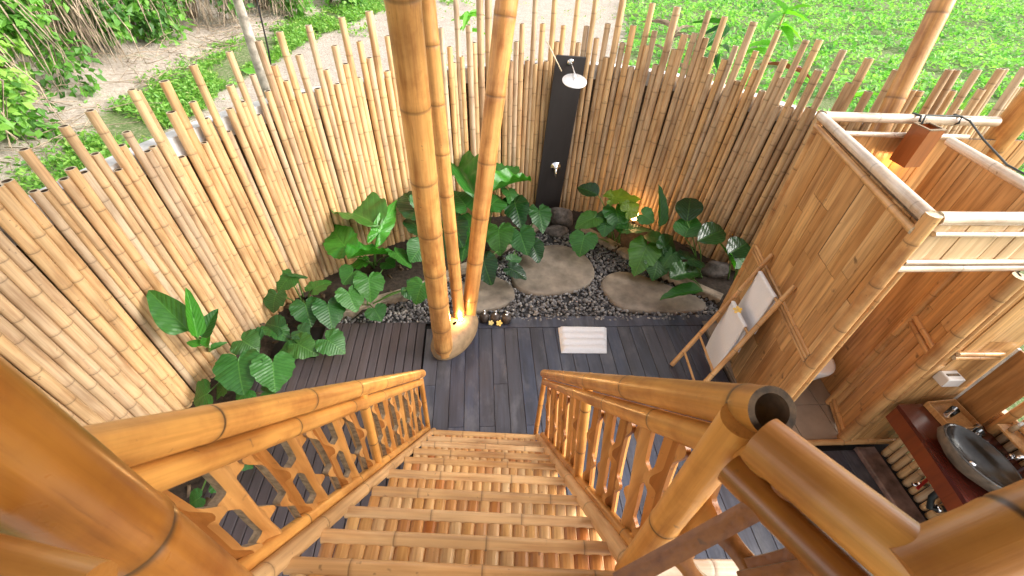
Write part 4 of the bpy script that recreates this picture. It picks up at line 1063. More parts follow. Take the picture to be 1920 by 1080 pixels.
b = MB(); b.lathe([(0, 0), (0.078, 0), (0.076, 0.010), (0.036, 0.018), (0.034, 0.055), (0, 0.058)], 24); b.build('tap_plate', M_CHROME, sh, frame(tp, (0, -1, 0)))
b = MB(); b.tube([tp + Vector((0, -0.05, 0)), tp + Vector((0, -0.075, -0.05)), tp + Vector((0, -0.095, -0.13))], [0.022, 0.018, 0.014], 10); b.build('tap_lever', M_CHROME, sh)
b = MB(); p = onboard(-0.36, 2.52, 0.05); q = onboard(-0.12, 2.20, 0.10); b.tube([p, q], 0.0085, 6)
tag(b.build('thin_rod', mat_plain('pale_rod', (0.62, 0.52, 0.36), 0.6, bumps=0)), 'thin pale stick leaning from the fence top across the corner of the shower board', 'stick')

# ================================================================== PLANTS in the bed
PN = dict(
 P1=('taro_plant', 'big crinkled taro with bright cupped leaves on the left of the mast', TARO+TAROB),
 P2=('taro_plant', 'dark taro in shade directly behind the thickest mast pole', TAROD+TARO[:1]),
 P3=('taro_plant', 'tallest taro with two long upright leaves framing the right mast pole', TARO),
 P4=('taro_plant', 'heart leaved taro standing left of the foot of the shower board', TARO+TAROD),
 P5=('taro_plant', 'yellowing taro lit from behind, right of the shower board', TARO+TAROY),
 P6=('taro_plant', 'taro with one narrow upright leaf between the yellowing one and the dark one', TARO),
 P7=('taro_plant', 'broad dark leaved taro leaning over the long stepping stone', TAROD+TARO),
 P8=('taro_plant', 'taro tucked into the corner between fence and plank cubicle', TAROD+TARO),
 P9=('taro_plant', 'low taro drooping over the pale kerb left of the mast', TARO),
 P10=('taro_plant', 'taro clump against the fence beyond the narrow deck boards', TARO),
 P11=('taro_plant', 'creeping taro spreading its leaves over the narrow deck boards', TARO),
 P12=('taro_plant', 'philodendron with two large round ribbed leaves just above the left handrail', TARO),
 P13=('ginger_plant', 'tall ginger shoot with one long broad leaf against the left fence', LONG),
 P14=('taro_plant', 'small taro seen through the openings of the left stair railing', TARO+TAROB),
)
spec_mesh = {('P1',1): TAROB[0], ('P1',2): TAROB[1], ('P1',3): RUFF[1], ('P1',0): RUFF[0], ('P3',0): RUFF[0], ('P3',1): RUFF[1], ('P6',0): LONG[0], ('P7',1): LONG[1], ('P7',5): LONG[0], ('P7',4): RUFF[0], ('P8',1): LONGB[0], ('P5',7): TAROY[0], ('P5',1): TAROY[0], ('P5',0): LONGD[0], ('P7',0): LONGD[0], ('P7',2): LONGD[1], ('P8',0): LONGD[0],
             ('P13',0): LONG[0], ('P13',1): LONGB[0], ('P13',2): LONG[1], ('P13',3): LONGB[1], ('P13',4): LONGB[0], ('P5',4): TARO[1]}
for k, (base, leaves) in PLANTS.items():
    nm, lab, pool = PN[k]
    rr = random.Random(k)
    root = thing(nm, lab, 'plant', base, 'leafy plants in the courtyard bed')
    for i, (B, T, wd, roll) in enumerate(leaves):
        me = spec_mesh.get((k, i)) or pool[rr.randrange(len(pool))]
        lng = 'taro' not in me.name
        o, at_p = put_leaf(root, me, B, T, wd*(0.98 if not lng else 0.95), roll + rr.gauss(0, 14), 1.0 if lng else 0.92, 0.0 if lng else 0.24)
        bb = Vector(base) + Vector((rr.gauss(0, 0.05), rr.gauss(0, 0.05), 0))
        if k == 'P13': bb = Vector(base) + Vector((rr.gauss(0, 0.015), rr.gauss(0, 0.015), 0))
        put_stalk(root, bb, at_p - Vector((0, 0, 0.004)), 0.008 if k != 'P13' else 0.011, 0.3)

# glow of the garden lamp half hidden by the yellowing taro
gl = thing('garden_lamp', 'small lit garden lamp half hidden by the yellowing taro leaves', 'garden lamp', (2.42, 5.62, 0))
b = MB(); b.lathe([(0, 0), (0.05, 0), (0.05, 0.02), (0.02, 0.03), (0.02, 0.2)], 14); b.build('stake', mat_metal('lamp_bronze', (0.2, 0.13, 0.08), 0.5), gl, Matrix.Translation((2.42, 5.62, 0.02)))
b = MB(); b.lathe([(0.02, 0.2), (0.055, 0.23), (0.05, 0.33), (0.0, 0.35)], 14); b.build('globe', mat_emit('garden_glow', (1.0, 0.55, 0.20), 6), gl, Matrix.Translation((2.42, 5.62, 0.02)))
lamp('garden_glow', (2.42, 5.60, 0.44), 0.9, (1.0, 0.58, 0.24))

# ================================================================== beyond the fence: saplings, trunk, cable
tr = thing('young_tree', 'slim pale tree trunk rising behind the left part of the fence', 'tree', (-2.85, 6.3, -0.1))
b = MB(); b.tube([(-2.85, 6.3, -0.1), (-2.66, 5.95, 1.2), (-2.5, 5.67, 2.1), (-2.37, 5.36, 3.0), (-2.30, 5.15, 3.9)], [0.075, 0.066, 0.058, 0.044, 0.036], 12); b.build('trunk', M_BARK, tr)
cr = MB(); V = []; F = []; A = []
for i in range(500):
    p = Vector((-2.3, 5.1, 5.0)) + rvec()*0.9*rnd.random()**0.4
    leafquad(V, F, A, p, rvec(), Vector((0, 0, 1)), 0.14, 0.07, rnd.random())
cr.add(V, F, 0, A); cr.build('crown', M_BUSH, tr, None, False)
b = MB(); b.tube([(-2.10, 5.28, 3.6), (-2.12, 5.20, 3.0), (-2.13, 5.16, 2.6), (-2.20, 5.22, 2.25), (-2.24, 5.3, 1.9)], 0.009, 6)
tag(b.build('cable', mat_plain('black_rubber', (0.015, 0.013, 0.013), 0.5, bumps=0)), 'black cable hanging down beside the slim pale trunk', 'cable')

def sapling(name, label, loc, height, lean, leaves, meshes, stem_mat, llen, cat='sapling', wid=0.3, r=0.014, fan=(0, 6.28), up=0.2):
    rr = random.Random(label)
    t = thing(name, label, cat, loc)
    top = Vector(loc) + Vector((lean[0], lean[1], height))
    b = MB(); b.tube([Vector(loc), Vector(loc).lerp(top, 0.5) + Vector((rr.gauss(0, .02), rr.gauss(0, .02), 0)), top], [r*1.2, r, r*0.7], 7); b.build('stem', stem_mat, t)
    for i in range(leaves):
        a = fan[0] + (fan[1]-fan[0])*(i + rr.random()*0.6)/leaves
        h = top - Vector((0, 0, rr.uniform(0, 0.25*height)))*(i % 3 != 0)
        d = Vector((math.cos(a), math.sin(a), up + rr.gauss(0, 0.25))); L = llen*rr.uniform(0.7, 1.2)
        put_leaf(t, meshes[i % len(meshes)], h, h + d.normalized()*L, L*wid, rr.gauss(0, 15), 1.0, 0.0)
    return t
M_YSTEM = mat_plain('yellow_stem', (0.46, 0.36, 0.10), 0.6, bumps=0)
sapling('banana_sapling', 'banana sapling with two glowing yellow green leaves behind the left fence', (-3.05, 7.35, -0.1), 1.45, (0.02, 0.0), 3, LSAP, M_SAP, 0.75, wid=0.42, r=0.03, fan=(2.2, 6.6), up=0.6)
sapling('leafy_sapling', 'slender sapling with a small tuft of leaves right of the mast', (-0.15, 10.5, -0.1), 2.05, (0.03, -0.1), 9, LSAP, M_YSTEM, 0.42, wid=0.3)
sapling('leafy_sapling', 'papaya sapling on a tall yellow stem behind the right part of the fence', (4.75, 7.75, -0.1), 2.72, (0.25, 0.25), 11, LSAP, M_YSTEM, 0.55, wid=0.36, r=0.02)
sapling('leafy_sapling', 'low sapling with dark drooping leaves left of the papaya sapling', (3.95, 7.7, -0.1), 2.55, (0.1, 0.2), 6, LONG, M_YSTEM, 0.5, wid=0.3, fan=(2.4, 5.0), up=-0.1)
sapling('ti_plant', 'rust red leaved plant poking up behind the right part of the fence', (4.42, 6.45, -0.1), 2.3, (0.05, 0.05), 7, LRUST, M_VINE, 0.38, wid=0.22, up=0.0)
sapling('leafy_sapling', 'single bright yellow shoot just above the white wall right of the shower', (3.72, 6.35, -0.1), 2.28, (0.03, 0.0), 3, LSAP, M_YSTEM, 0.36, wid=0.2, up=0.5)
sapling('leafy_sapling', 'yellow shoot beside the cubicle corner and the rear roof pole', (4.7, 5.45, -0.1), 2.28, (0.03, 0.0), 4, LSAP, M_YSTEM, 0.34, wid=0.25, up=0.7)
sapling('leafy_sapling', 'dry straw coloured stalks rising behind the fence right of the shower', (2.95, 7.35, -0.1), 2.45, (0.2, 0.35), 9, [long_leaf_mesh('dry_leaf', mat=M_TWIG, seed=9, sag=0.5)], M_TWIG, 0.5, wid=0.07, r=0.01, up=0.9)
tg = thing('tall_grass', 'fountain of tall pale grass behind the cubicle roof rail', 'grass clump', (6.3, 5.7, -0.1))
V = []; F = []; A = []
for i in range(420):
    a = rnd.uniform(0, 6.28); s = rnd.uniform(0.1, 0.75)
    d = Vector((math.cos(a)*s, math.sin(a)*s, 1)).normalized(); L = rnd.uniform(0.8, 1.5)
    p = Vector((6.3 + math.cos(a)*0.25*rnd.random(), 5.7 + math.sin(a)*0.25*rnd.random(), 0.4 + rnd.uniform(0, 0.5)))
    leafquad(V, F, A, p, d, Vector((math.cos(a), math.sin(a), 0)), L, 0.035, min(1, rnd.uniform(0.35, 1.0)))
b = MB(); b.add(V, F, 0, A); b.build('blades', M_GRASS, tg, None, False)

# ================================================================== CUBICLE of bamboo planks
cub = thing('toilet_cubicle', 'open topped cubicle clad in vertical bamboo planks with pale round rails on its rim', 'cubicle', (2.78, 2.12, 0))
A_ = Vector((3.06, 3.71, 0)); B_ = Vector((2.78, 2.12, 0)); Dk = Vector((5.3, 3.68, 0)); Cr = Vector((5.2, 2.14, 0))
ZT = 2.60
plc = {}
def plank_mesh(wd, L, th, mat):
    key = (round(wd, 2), round(L, 1), th, mat.name)
    if key not in plc:
        b = MB(); w2 = round(wd, 2)/2 - 0.0018; L2 = round(L, 1)/2 - 0.0015
        # flattened culm: slightly crowned face
        nx = 5; vs = []; fs = []
        for z in (-L2, L2):
            for i in range(nx):
                u = -1 + 2*i/(nx-1); vs.append((u*w2, -th*(1 - 0.45*abs(u)**3), z))
            vs += [(w2, 0.004, z), (-w2, 0.004, z)]
        m = nx+2
        for i in range(m): fs.append((i, (i+1) % m, m+(i+1) % m, m+i))
        fs += [tuple(range(m-1, -1, -1)), tuple(range(m, 2*m))]
        b.add(vs, fs); plc[key] = b.mesh('plank', mat, False)
    return plc[key]
def plank_wall(parent, P, Q, z0, z1, side, mat, seed, ws=(0.10, 0.19), joints=True, th=0.010, lmin=0.5, lmax=1.3):
    """planks from P to Q between two heights, crowned faces looking to `side` of P->Q (+1 left)"""
    rr = random.Random(seed); d = (Q-P); L = d.length; d.normalize()
    n = Vector((-d.y, d.x, 0))*side
    x = 0.0
    while x < L - 0.02:
        wd = min(round(rr.uniform(*ws), 2), round(L-x, 2))
        if L - x - wd < 0.05: wd = round(L-x, 2)
        if wd < 0.02: break
        z = z0
        while z < z1 - 0.04:
            h = rr.choice([0.4, 0.6, 0.9, 1.1, 1.5]) if joints else z1 - z
            if z1 - z - h < 0.35: h = z1 - z
            h = round(h, 1) if z1-z-h > 0.01 else h
            me = plank_mesh(wd, h, th, mat)
            sc = h/round(h, 1)
            dd = d if side < 0 else -d
            o = P + d*(x + wd/2) + n*(0.004 + rr.uniform(0, 0.008)) + Vector((0, 0, z + h/2))
            inst('plank', me, parent, axes(o, dd, -n, Vector((0, 0, sc))))
            z += h
        x += wd
def backing(parent, P, Q, z0, z1, t=0.02):
    d = (Q-P); L = d.length; d.normalize(); n = Vector((-d.y, d.x, 0))
    b = MB(); b.box((0, -t/2, z0), (L, t/2, z1)); return b.build('panel_core', M_HOLE, parent, axes(P, d, n, Vector((0, 0, 1))), False)
dAB = (B_-A_).normalized()
# left wall
backing(cub, A_ + dAB*0.06, B_ - dAB*0.06, 0.02, ZT-0.05)
plank_wall(cub, A_ + dAB*0.03, B_ - dAB*0.03, 0.0, ZT-0.06, -1, M_PLANK, 5)
plank_wall(cub, A_ + dAB*0.05, B_ - dAB*0.05, 0.0, ZT-0.06, 1, M_PLANK, 6, (0.12, 0.2), False)
# back wall, seen over the rim
backing(cub, A_ + Vector((0.05, 0, 0)), Dk, 0.02, ZT-0.16)
plank_wall(cub, A_ + Vector((0.05, 0, 0)), Dk, 0.02, ZT-0.16, -1, M_PLANK, 7, (0.12, 0.2), False)
# inner partition
I0 = Vector((3.90, 3.25, 0)); I1 = Vector((3.86, 2.17, 0))
backing(cub, I0, I1, 0.02, ZT-0.05)
plank_wall(cub, I0, I1, 0.02, ZT-0.04, -1, M_PLANK, 8, (0.11, 0.19), False)
plank_wall(cub, I0, I1, 0.02, ZT-0.04, 1, M_PLANK, 9, (0.11, 0.19), False)
# front head panel over the doorway
H0 = B_ + Vector((0.05, 0, 0)); H1 = Vector((5.2, 2.13, 0))
backing(cub, H0, H1, 2.24, ZT-0.04)
plank_wall(cub, H0, H1, 2.25, ZT-0.04, -1, M_PLANKP, 10, (0.09, 0.15), False)
# rails round the rim
culm('top_rail', A_ + Vector((-0.02, 0.02, ZT)), B_ + Vector((0, 0.02, ZT)), 0.036, 0.045, cub, M_PALE, nodes=[.35, .98, 1.5], seg=18, swell=0.02)
culm('top_rail', A_ + Vector((0, 0.01, ZT + 0.002)), Vector((4.72, 3.70, ZT)), 0.040, 0.043, cub, M_PALE, nodes=[.5, .93, 1.35], seg=18, swell=0.02)
culm('top_rail', B_ + Vector((0.045, 0, ZT)), Vector((5.2, 2.13, ZT)), 0.043, 0.043, cub, M_PALE, nodes=[.55, 1.1, 1.7], seg=18, swell=0.02)
culm('top_rail', Vector((3.90, 3.28, ZT-0.01)), Vector((3.86, 2.18, ZT-0.01)), 0.036, 0.040, cub, M_PALE, nodes=[.45, .9], seg=16, swell=0.02)
nAB = Vector((dAB.y, -dAB.x, 0))
if nAB.x > 0: nAB = -nAB
culm('batten', A_ + nAB*0.03 + Vector((0, 0, ZT-0.085)), B_ + nAB*0.04 + Vector((0, 0, ZT-0.10)), 0.024, 0.028, cub, M_CAB, nodes=[.4, .95, 1.35], seg=12)
culm('batten', H0 + Vector((0.02, -0.028, ZT-0.10)), H1 + Vector((0, -0.028, ZT-0.10)), 0.018, 0.018, cub, M_PALE, nodes=[.4, .95, 1.5], seg=10)
culm('batten', H0 + Vector((-0.02, -0.028, 2.275)), H1 + Vector((0, -0.028, 2.275)), 0.018, 0.018, cub, M_PALE, nodes=[.3, .85, 1.5], seg=10)
culm('head_rail', H0 + Vector((-0.06, -0.01, 2.21)), H1 + Vector((0, 0, 2.21)), 0.030, 0.030, cub, M_PALE, nodes=[.5, 1.0, 1.6], seg=14)
culm('batten', A_ + Vector((0.1, -0.03, ZT-0.13)), Vector((4.5, 3.66, ZT-0.13)), 0.022, 0.022, cub, M_PALE, nodes=[.4, .9], seg=10)
# corner posts
culm('post', A_, A_ + Vector((0, 0, ZT+0.02)), 0.036, 0.036, cub, M_CAB, nodes=[.3,.75,1.2,1.65,2.1,2.45], seg=16)
culm('post', B_, B_ + Vector((0, 0, ZT+0.03)), 0.050, 0.046, cub, M_CAB, nodes=[.25,.72,1.15,1.6,2.05,2.42], seg=20, swell=0.03)
culm('post', B_ + Vector((0.095, 0.0, 0)), B_ + Vector((0.095, 0.0, 2.2)), 0.026, 0.026, cub, M_CAB, nodes=[.4,.9,1.4,1.9], seg=12)
# battens across the middle of the left wall
for dz, r in ((0.0, 0.017), (0.042, 0.017), (-0.04, 0.014)):
    culm('batten', A_ + dAB*0.04 + nAB*0.022 + Vector((0, 0, 1.16+dz)), B_ - dAB*0.05 + nAB*0.022 + Vector((0, 0, 1.16+dz)), r, r, cub, M_CAB, nodes=[.3, .8, 1.2], seg=10)
# sill and tiled floor
culm('sill', Vector((2.86, 2.0, 0.03)), Vector((4.2, 1.985, 0.03)), 0.030, 0.030, cub, M_CAB, pitch=0.4, seg=12)
b = MB()
struct(b.build('tile_floor', M_DARK)) if False else None
fl = MB(); fl.box((2.84, 2.02, -0.05), (5.3, 3.68, 0.004)); fl = fl.build('tile_floor', mat_plain('grout', (0.22, 0.175, 0.135), 0.8), None, None, False); struct(fl)
tm = mat_plain('beige_tile', (0.30, 0.235, 0.18), 0.3, var=0.08, scale=6, bumps=0.05)
bt = MB(); bt.box((-0.197, -0.197, 0), (0.197, 0.197, 0.012), None, 0, 0.003); tme = bt.mesh('tile', tm, False)
for i in range(6):
    for j in range(4): inst('tile', tme, fl, Matrix.Translation((2.86 + 0.2 + i*0.4, 2.23 + j*0.4, 0.006)))

# return wall beside the doorway with its framed edge, and the front wall with the tissue box
ret = thing('bamboo_screen_wall', 'framed bamboo plank screen wall standing between the doorway and the washstand', 'screen wall', (3.68, 2.02, 0))
R0 = Vector((3.80, 2.44, 0)); R1 = Vector((3.665, 2.03, 0))
backing(ret, R0, R1, 0.05, 2.2, 0.016); plank_wall(ret, R0, R1, 0.06, 2.2, -1, M_PLANK, 12, (0.09, 0.14), True)
dR = (R1-R0).normalized(); nR = Vector((dR.y, -dR.x, 0))
culm('edge_post', R0 + nR*0.02, R0 + nR*0.02 + Vector((0, 0, 2.2)), 0.036, 0.033, ret, M_CAB, nodes=[.42,.9,1.3,1.75], seg=14)
culm('edge_post', R0 + nR*0.03 + dR*0.02 + Vector((0, 0, 1.15)), R0 + nR*0.03 + dR*0.02 + Vector((0, 0, 2.2)), 0.026, 0.026, ret, M_CAB, nodes=[.5], seg=12)
culm('edge_post', R1, R1 + Vector((0, 0, 2.2)), 0.050, 0.047, ret, M_CAB, nodes=[.35,.78,1.22,1.62,2.0], seg=20, swell=0.03)
for z in (0.06, 0.11, 1.34, 1.40):
    culm('crossbar', R0 + nR*0.02 + Vector((0, 0, z)), R1 + nR*0.02 + Vector((0, 0, z)), 0.024, 0.024, ret, M_CAB, nodes=[.2], seg=12)
W0 = Vector((3.70, 2.02, 0)); W1 = Vector((4.26, 2.00, 0))
backing(ret, W0, W1, 0.05, 2.2, 0.016); plank_wall(ret, W0, W1, 0.06, 2.2, -1, M_PLANK, 13, (0.10, 0.16), True)
culm('edge_post', W0 + Vector((0.035, -0.012, 0)), W0 + Vector((0.035, -0.012, 2.2)), 0.024, 0.022, ret, M_CAB, pitch=.4, seg=12)
for dz in (0, 0.045): culm('crossbar', Vector((3.78, 1.985, 1.38+dz)), Vector((4.16, 1.975, 1.38+dz)), 0.020, 0.020, ret, M_CAB, nodes=[.2], seg=12)
culm('crossbar', W0 + Vector((0.02, -0.02, 0.05)), W1 + Vector((0, -0.02, 0.05)), 0.022, 0.022, ret, M_CAB, pitch=.3, seg=12)
tb = thing('tissue_box', 'small white tissue box fixed on the plank wall by the washstand', 'tissue box', (3.88, 1.93, 1.12))
b = MB(); b.box((-0.075, -0.05, 0), (0.075, 0.05, 0.10), None, 0, 0.008); b.build('case', mat_plain('white_plastic', (0.62, 0.58, 0.55), 0.4, var=0.03, bumps=0), tb, Matrix.Translation((3.88, 1.945, 1.10)), False)
b = MB(); b.box((-0.055, -0.012, 0.0), (0.055, 0.012, 0.003)); b.build('slot', M_HOLE, tb, Matrix.Translation((3.88, 1.945, 1.2005)), False)

# toilet glimpsed inside
wc = thing('toilet', 'white toilet just visible inside the cubicle doorway', 'toilet', (3.62, 2.72, 0))
WM_ = Matrix.Translation((3.58, 2.78, 0)) @ Matrix.Rotation(math.radians(180), 4, 'Z')
b = MB(); b.lathe([(0.10, 0.0), (0.13, 0.02), (0.12, 0.15), (0.17, 0.30), (0.20, 0.38), (0.20, 0.40), (0.15, 0.40), (0.10, 0.25), (0, 0.22)], 24, WM_, 0, 1.0, 1.25); b.build('bowl', M_WHITE, wc)
b = MB(); b.lathe([(0, 0.425), (0.17, 0.425), (0.205, 0.418), (0.205, 0.405), (0.0, 0.404)], 24, WM_, 0, 1.0, 1.25); b.build('lid', M_WHITE, wc)
b = MB(); b.box((-0.2, 0.24, 0.36), (0.2, 0.42, 0.78), Matrix.Translation((3.58, 2.78, 0)), 0, 0.02); b.build('tank', M_WHITE, wc, None, False)

# wooden lamp box hanging on the back wall, with its cable
M_RED = mat_wood('red_wood', [(0.30,0.085,0.022),(0.34,0.11,0.03)], 0.3, axis=2, fibre=30, contrast=0.5, coat=0.5)
lb = thing('lamp_box', 'square red brown wooden lamp box glowing from below inside the cubicle rim', 'lamp', (3.93, 3.55, 2.25))
LM = Matrix.Translation((3.93, 3.545, 2.26)) @ Matrix.Rotation(math.radians(8), 4, 'Z')
b = MB(); s = 0.085
for lo, hi in (((-s, -s, 0), (s, -s+0.014, 0.34)), ((-s, s-0.014, 0), (s, s, 0.34)), ((-s, -s+0.0141, 0), (-s+0.014, s-0.0141, 0.34)), ((s-0.014, -s+0.0141, 0), (s, s-0.0141, 0.34))): b.box(lo, hi)
b.build('case', M_RED, lb, LM, False)
b = MB()
for lo, hi in (((-s-0.003, -s-0.003, 0.341), (s+0.003, -s+0.02, 0.349)), ((-s-0.003, s-0.02, 0.341), (s+0.003, s+0.003, 0.349)), ((-s-0.003, -s+0.021, 0.341), (-s+0.02, s-0.021, 0.349)), ((s-0.02, -s+0.021, 0.341), (s+0.003, s-0.021, 0.349))): b.box(lo, hi)
b.build('rim', M_PITH, lb, LM, False)
b = MB(); b.box((-s+0.02, -s+0.02, 0.30), (s-0.02, s-0.02, 0.306)); b.build('grille', M_DARK, lb, LM, False)
b = MB(); b.lathe([(0, 0.02), (0.05, 0.02), (0.05, 0.10), (0, 0.10)], 14); b.build('bulb', mat_emit('box_glow', (1.0, 0.5, 0.15), 14), lb, LM)
lamp('box_glow', (3.93, 3.545, 2.22), 1.3, (1.0, 0.50, 0.16))
b = MB(); b.tube([(3.90, 3.60, 2.60), (3.95, 3.66, 2.655), (4.15, 3.66, 2.655), (4.28, 3.66, 2.655), (4.33, 3.60, 2.64)], 0.008, 6)
b.tube([(4.33, 3.60, 2.64), (4.22, 3.30, 2.60), (4.05, 2.95, 2.60), (3.90, 2.78, 2.635), (3.91, 2.50, 2.635), (3.91, 2.25, 2.636)], 0.008, 6)
b.tube([(4.30, 3.70, 2.56), (4.30, 3.648, 2.60), (4.30, 3.66, 2.65), (4.30, 3.74, 2.64)], 0.010, 6); b.tube([(3.90, 3.74, 2.64), (3.90, 3.65, 2.652), (3.90, 3.63, 2.60)], 0.010, 6)
tag(b.build('cable', mat_plain('dark_green_rubber', (0.03, 0.035, 0.03), 0.5, bumps=0)), 'dark cable strapped along the cubicle rail and looping over the opening', 'cable')

# big roof poles behind the cubicle
rp = culm('roof_pole', (3.66, 3.35, 0.0), (4.39, 4.78, 4.4), 0.088, 0.088, None, M_MAST, nodes=[.5,1.1,1.7,2.2,2.78,3.5,4.2], seg=24, swell=0.02)
tag(rp, 'stout leaning roof pole rising behind the rear rail of the cubicle', 'pole', 'roof poles behind the cubicle')
rp = culm('roof_pole', (5.0, 3.9, 0.0), (4.86, 3.62, 4.2), 0.11, 0.11, None, M_MAST, nodes=[.6,1.2,1.8,2.35,2.9,3.5], seg=24, swell=0.02)
tag(rp, 'thick roof pole at the right edge beside the end of the rear rail', 'pole', 'roof poles behind the cubicle')

# ================================================================== LADDER used as towel rack
lad = thing('towel_ladder', 'slim bamboo ladder leaning on the plank wall as a towel rack', 'ladder', (2.33, 2.9, 0))
r1a, r1b = Vector((2.21, 2.99, 0.02)), Vector((2.965, 3.33, 1.36))
r2b = Vector((2.86, 2.78, 1.43)); r2a = r2b + (r1a - r1b) + Vector((0.02, -0.02, 0.0))
culm('rail', r1a, r1b, 0.026, 0.023, lad, M_CAB, nodes=[.2,.5,.8,1.1,1.4], seg=12)
culm('rail', r2a, r2b, 0.026, 0.023, lad, M_CAB, nodes=[.15,.45,.78,1.1,1.4], seg=12)
RT = [0.14, 0.30, 0.62, 0.87]
for tt in RT: culm('rung', r1a.lerp(r1b, tt), r2a.lerp(r2b, tt), 0.013, 0.013, lad, M_CAB, nodes=[.2], seg=10)
def towel(name, label, P, Q, front, back, seed, group):
    """cloth folded over a rung from P to Q: hangs to `front` on the courtyard side and `back` behind"""
    rr = random.Random(seed); d = (Q-P); L = d.length; d.normalize(); n = Vector((d.y, -d.x, 0)).normalized()
    if n.x > 0: n = -n                      # towards the courtyard
    prof = []
    for k in range(11): prof.append((0.022 + 0.010*math.sin(k*0.5), -front*(1-k/10)))
    for k in range(1, 6): a = PI*k/6; prof.append((0.020*math.cos(a), 0.018*math.sin(a) + 0.004))
    for k in range(11): prof.append((-0.020 - 0.004*k/10, -back*k/10))
    nu = 14; vs = []; m = len(prof)
    for i in range(nu+1):
        u = i/nu
        for o, h in prof:
            wv = 0.006*math.sin(u*9 + h*3 + seed) * min(1, abs(h)*4)
            p = P + d*(L*u) + n*(o + wv) + Vector((0, 0, h + 0.004*math.sin(u*5 + seed)))
            vs.append(p)
    fs = [(i*m+j, i*m+j+1, (i+1)*m+j+1, (i+1)*m+j) for i in range(nu) for j in range(m-1)]
    b = MB(); b.add([v-P for v in vs], fs); o = b.build(name, M_TOWEL, None, Matrix.Translation(P))
    s = o.modifiers.new('thick', 'SOLIDIFY'); s.thickness = 0.009; s.offset = 0
    return tag(o, label, 'towel', group)
def on(tt, a, c): 
    x, y = r1a.lerp(r1b, tt), r2a.lerp(r2b, tt); return x.lerp(y, a), x.lerp(y, c)
P, Q = on(0.87, 0.10, 0.86); towel('towel', 'larger white towel on the upper rung of the bamboo ladder', P, Q, 0.80, 0.50, 1, 'white towels on the ladder')
P, Q = on(0.62, 0.10, 0.82); towel('towel', 'white towel with a yellow flower on the lower rung of the ladder', P, Q, 0.80, 0.45, 2, 'white towels on the ladder')
fl_me = None
M_PET = mat_plain('petal_yellow', (0.75, 0.42, 0.03), 0.5, var=0.2, scale=20, bumps=0, col2=(0.78, 0.62, 0.25))
def flower(loc, nrm, r, label, mat=None):
    b = MB()
    for k in range(5):
        a = 2*PI*k/5; c, s = math.cos(a), math.sin(a); vs = []
        for u, wv, z in ((0.08, 0.06, 0), (0.5, 0.36, 0.12), (0.85, 0.30, 0.10), (1.0, 0.05, 0.04)):
            for sg in (-1, 0, 1): vs.append(((u*c - sg*wv*s)*r, (u*s + sg*wv*c)*r, (z + (0.06 if sg == 1 else 0))*r))
        b.add(vs, [(i*3+j, (i+1)*3+j, (i+1)*3+j+1, i*3+j+1) for i in range(3) for j in range(2)])
    o = b.build('flower', mat or M_PET, None, frame(loc, nrm)); return tag(o, label, 'flower', 'fallen frangipani flowers')
fp = P.lerp(Q, 0.35); flower(fp + Vector((-0.01, -0.01, 0.03)), (-0.4, -0.3, 1), 0.045, 'orange yellow flower laid on the towel on the lower rung')

# ================================================================== bath mat and soap dispensers on the deck
b = MB(); vs = []; nu, nv = 20, 80
c00, c10, c11, c01 = Vector((.985, 3.60, 0)), Vector((1.585, 3.58, 0)), Vector((1.50, 3.185, 0)), Vector((.965, 3.20, 0))
for j in range(nv+1):
    v = j/nv
    for i in range(nu+1):
        u = i/nu
        p = c01.lerp(c11, u).lerp(c00.lerp(c10, u), v)
        edge = min(1, min(u, 1-u)*14, min(v, 1-v)*14)
        h = 0.004 + (0.022 + 0.034*abs(math.sin(PI*v*4 + 0.12*math.sin(u*4)))**0.45)*edge**0.5 + 0.004*nz(u*6, v*6, 1, 2)*edge
        vs.append((p.x-1.26, p.y-3.39, h))
b.add(vs, [(j*(nu+1)+i, j*(nu+1)+i+1, (j+1)*(nu+1)+i+1, (j+1)*(nu+1)+i) for j in range(nv) for i in range(nu)])
tag(b.build('bath_mat', M_TOWEL, None, Matrix.Translation((1.26, 3.39, 0.002))), 'folded white bath towel lying flat on the dark deck', 'towel')
M_DSTONE = mat_plain('dark_stone_pot', (0.060, 0.042, 0.032), 0.55, var=0.4, scale=20, bumps=0.4)
disp_lab = ['stone soap dispenser nearest the mast in the row of three', 'middle stone soap dispenser of the row on the deck edge', 'stone soap dispenser nearest the bath towel in the row of three']
for i in range(3):
    loc = (0.085 + 0.135*i, 3.735 - 0.012*i, 0.005)
    t = thing('soap_dispenser', disp_lab[i], 'dispenser', loc, 'stone soap dispensers')
    Ml = Matrix.Translation(loc)
    b = MB(); b.lathe([(0, 0), (0.052, 0), (0.060, 0.03), (0.060, 0.08), (0.050, 0.105), (0.02, 0.112), (0, 0.112)], 18); b.build('pot', M_DSTONE, t, Ml)
    b = MB(); b.lathe([(0.016, 0.112), (0.018, 0.13), (0.006, 0.133), (0.006, 0.165), (0.014, 0.167), (0.014, 0.178), (0, 0.180)], 12); b.tube([(0, 0, 0.172), (0.01, -0.03, 0.172), (0.012, -0.042, 0.163)], 0.006, 8); b.build('pump', M_CHROME, t, Ml)
flower((0.165, 3.655, 0.045), (0.1, -0.8, 0.6), 0.034, 'pale yellow flower between the first and second dispensers', mat_plain('petal_pale', (0.72, 0.58, 0.22), 0.5, bumps=0))
flower((0.265, 3.65, 0.045), (0, -0.8, 0.6), 0.040, 'deep yellow flower in front of the middle dispenser')

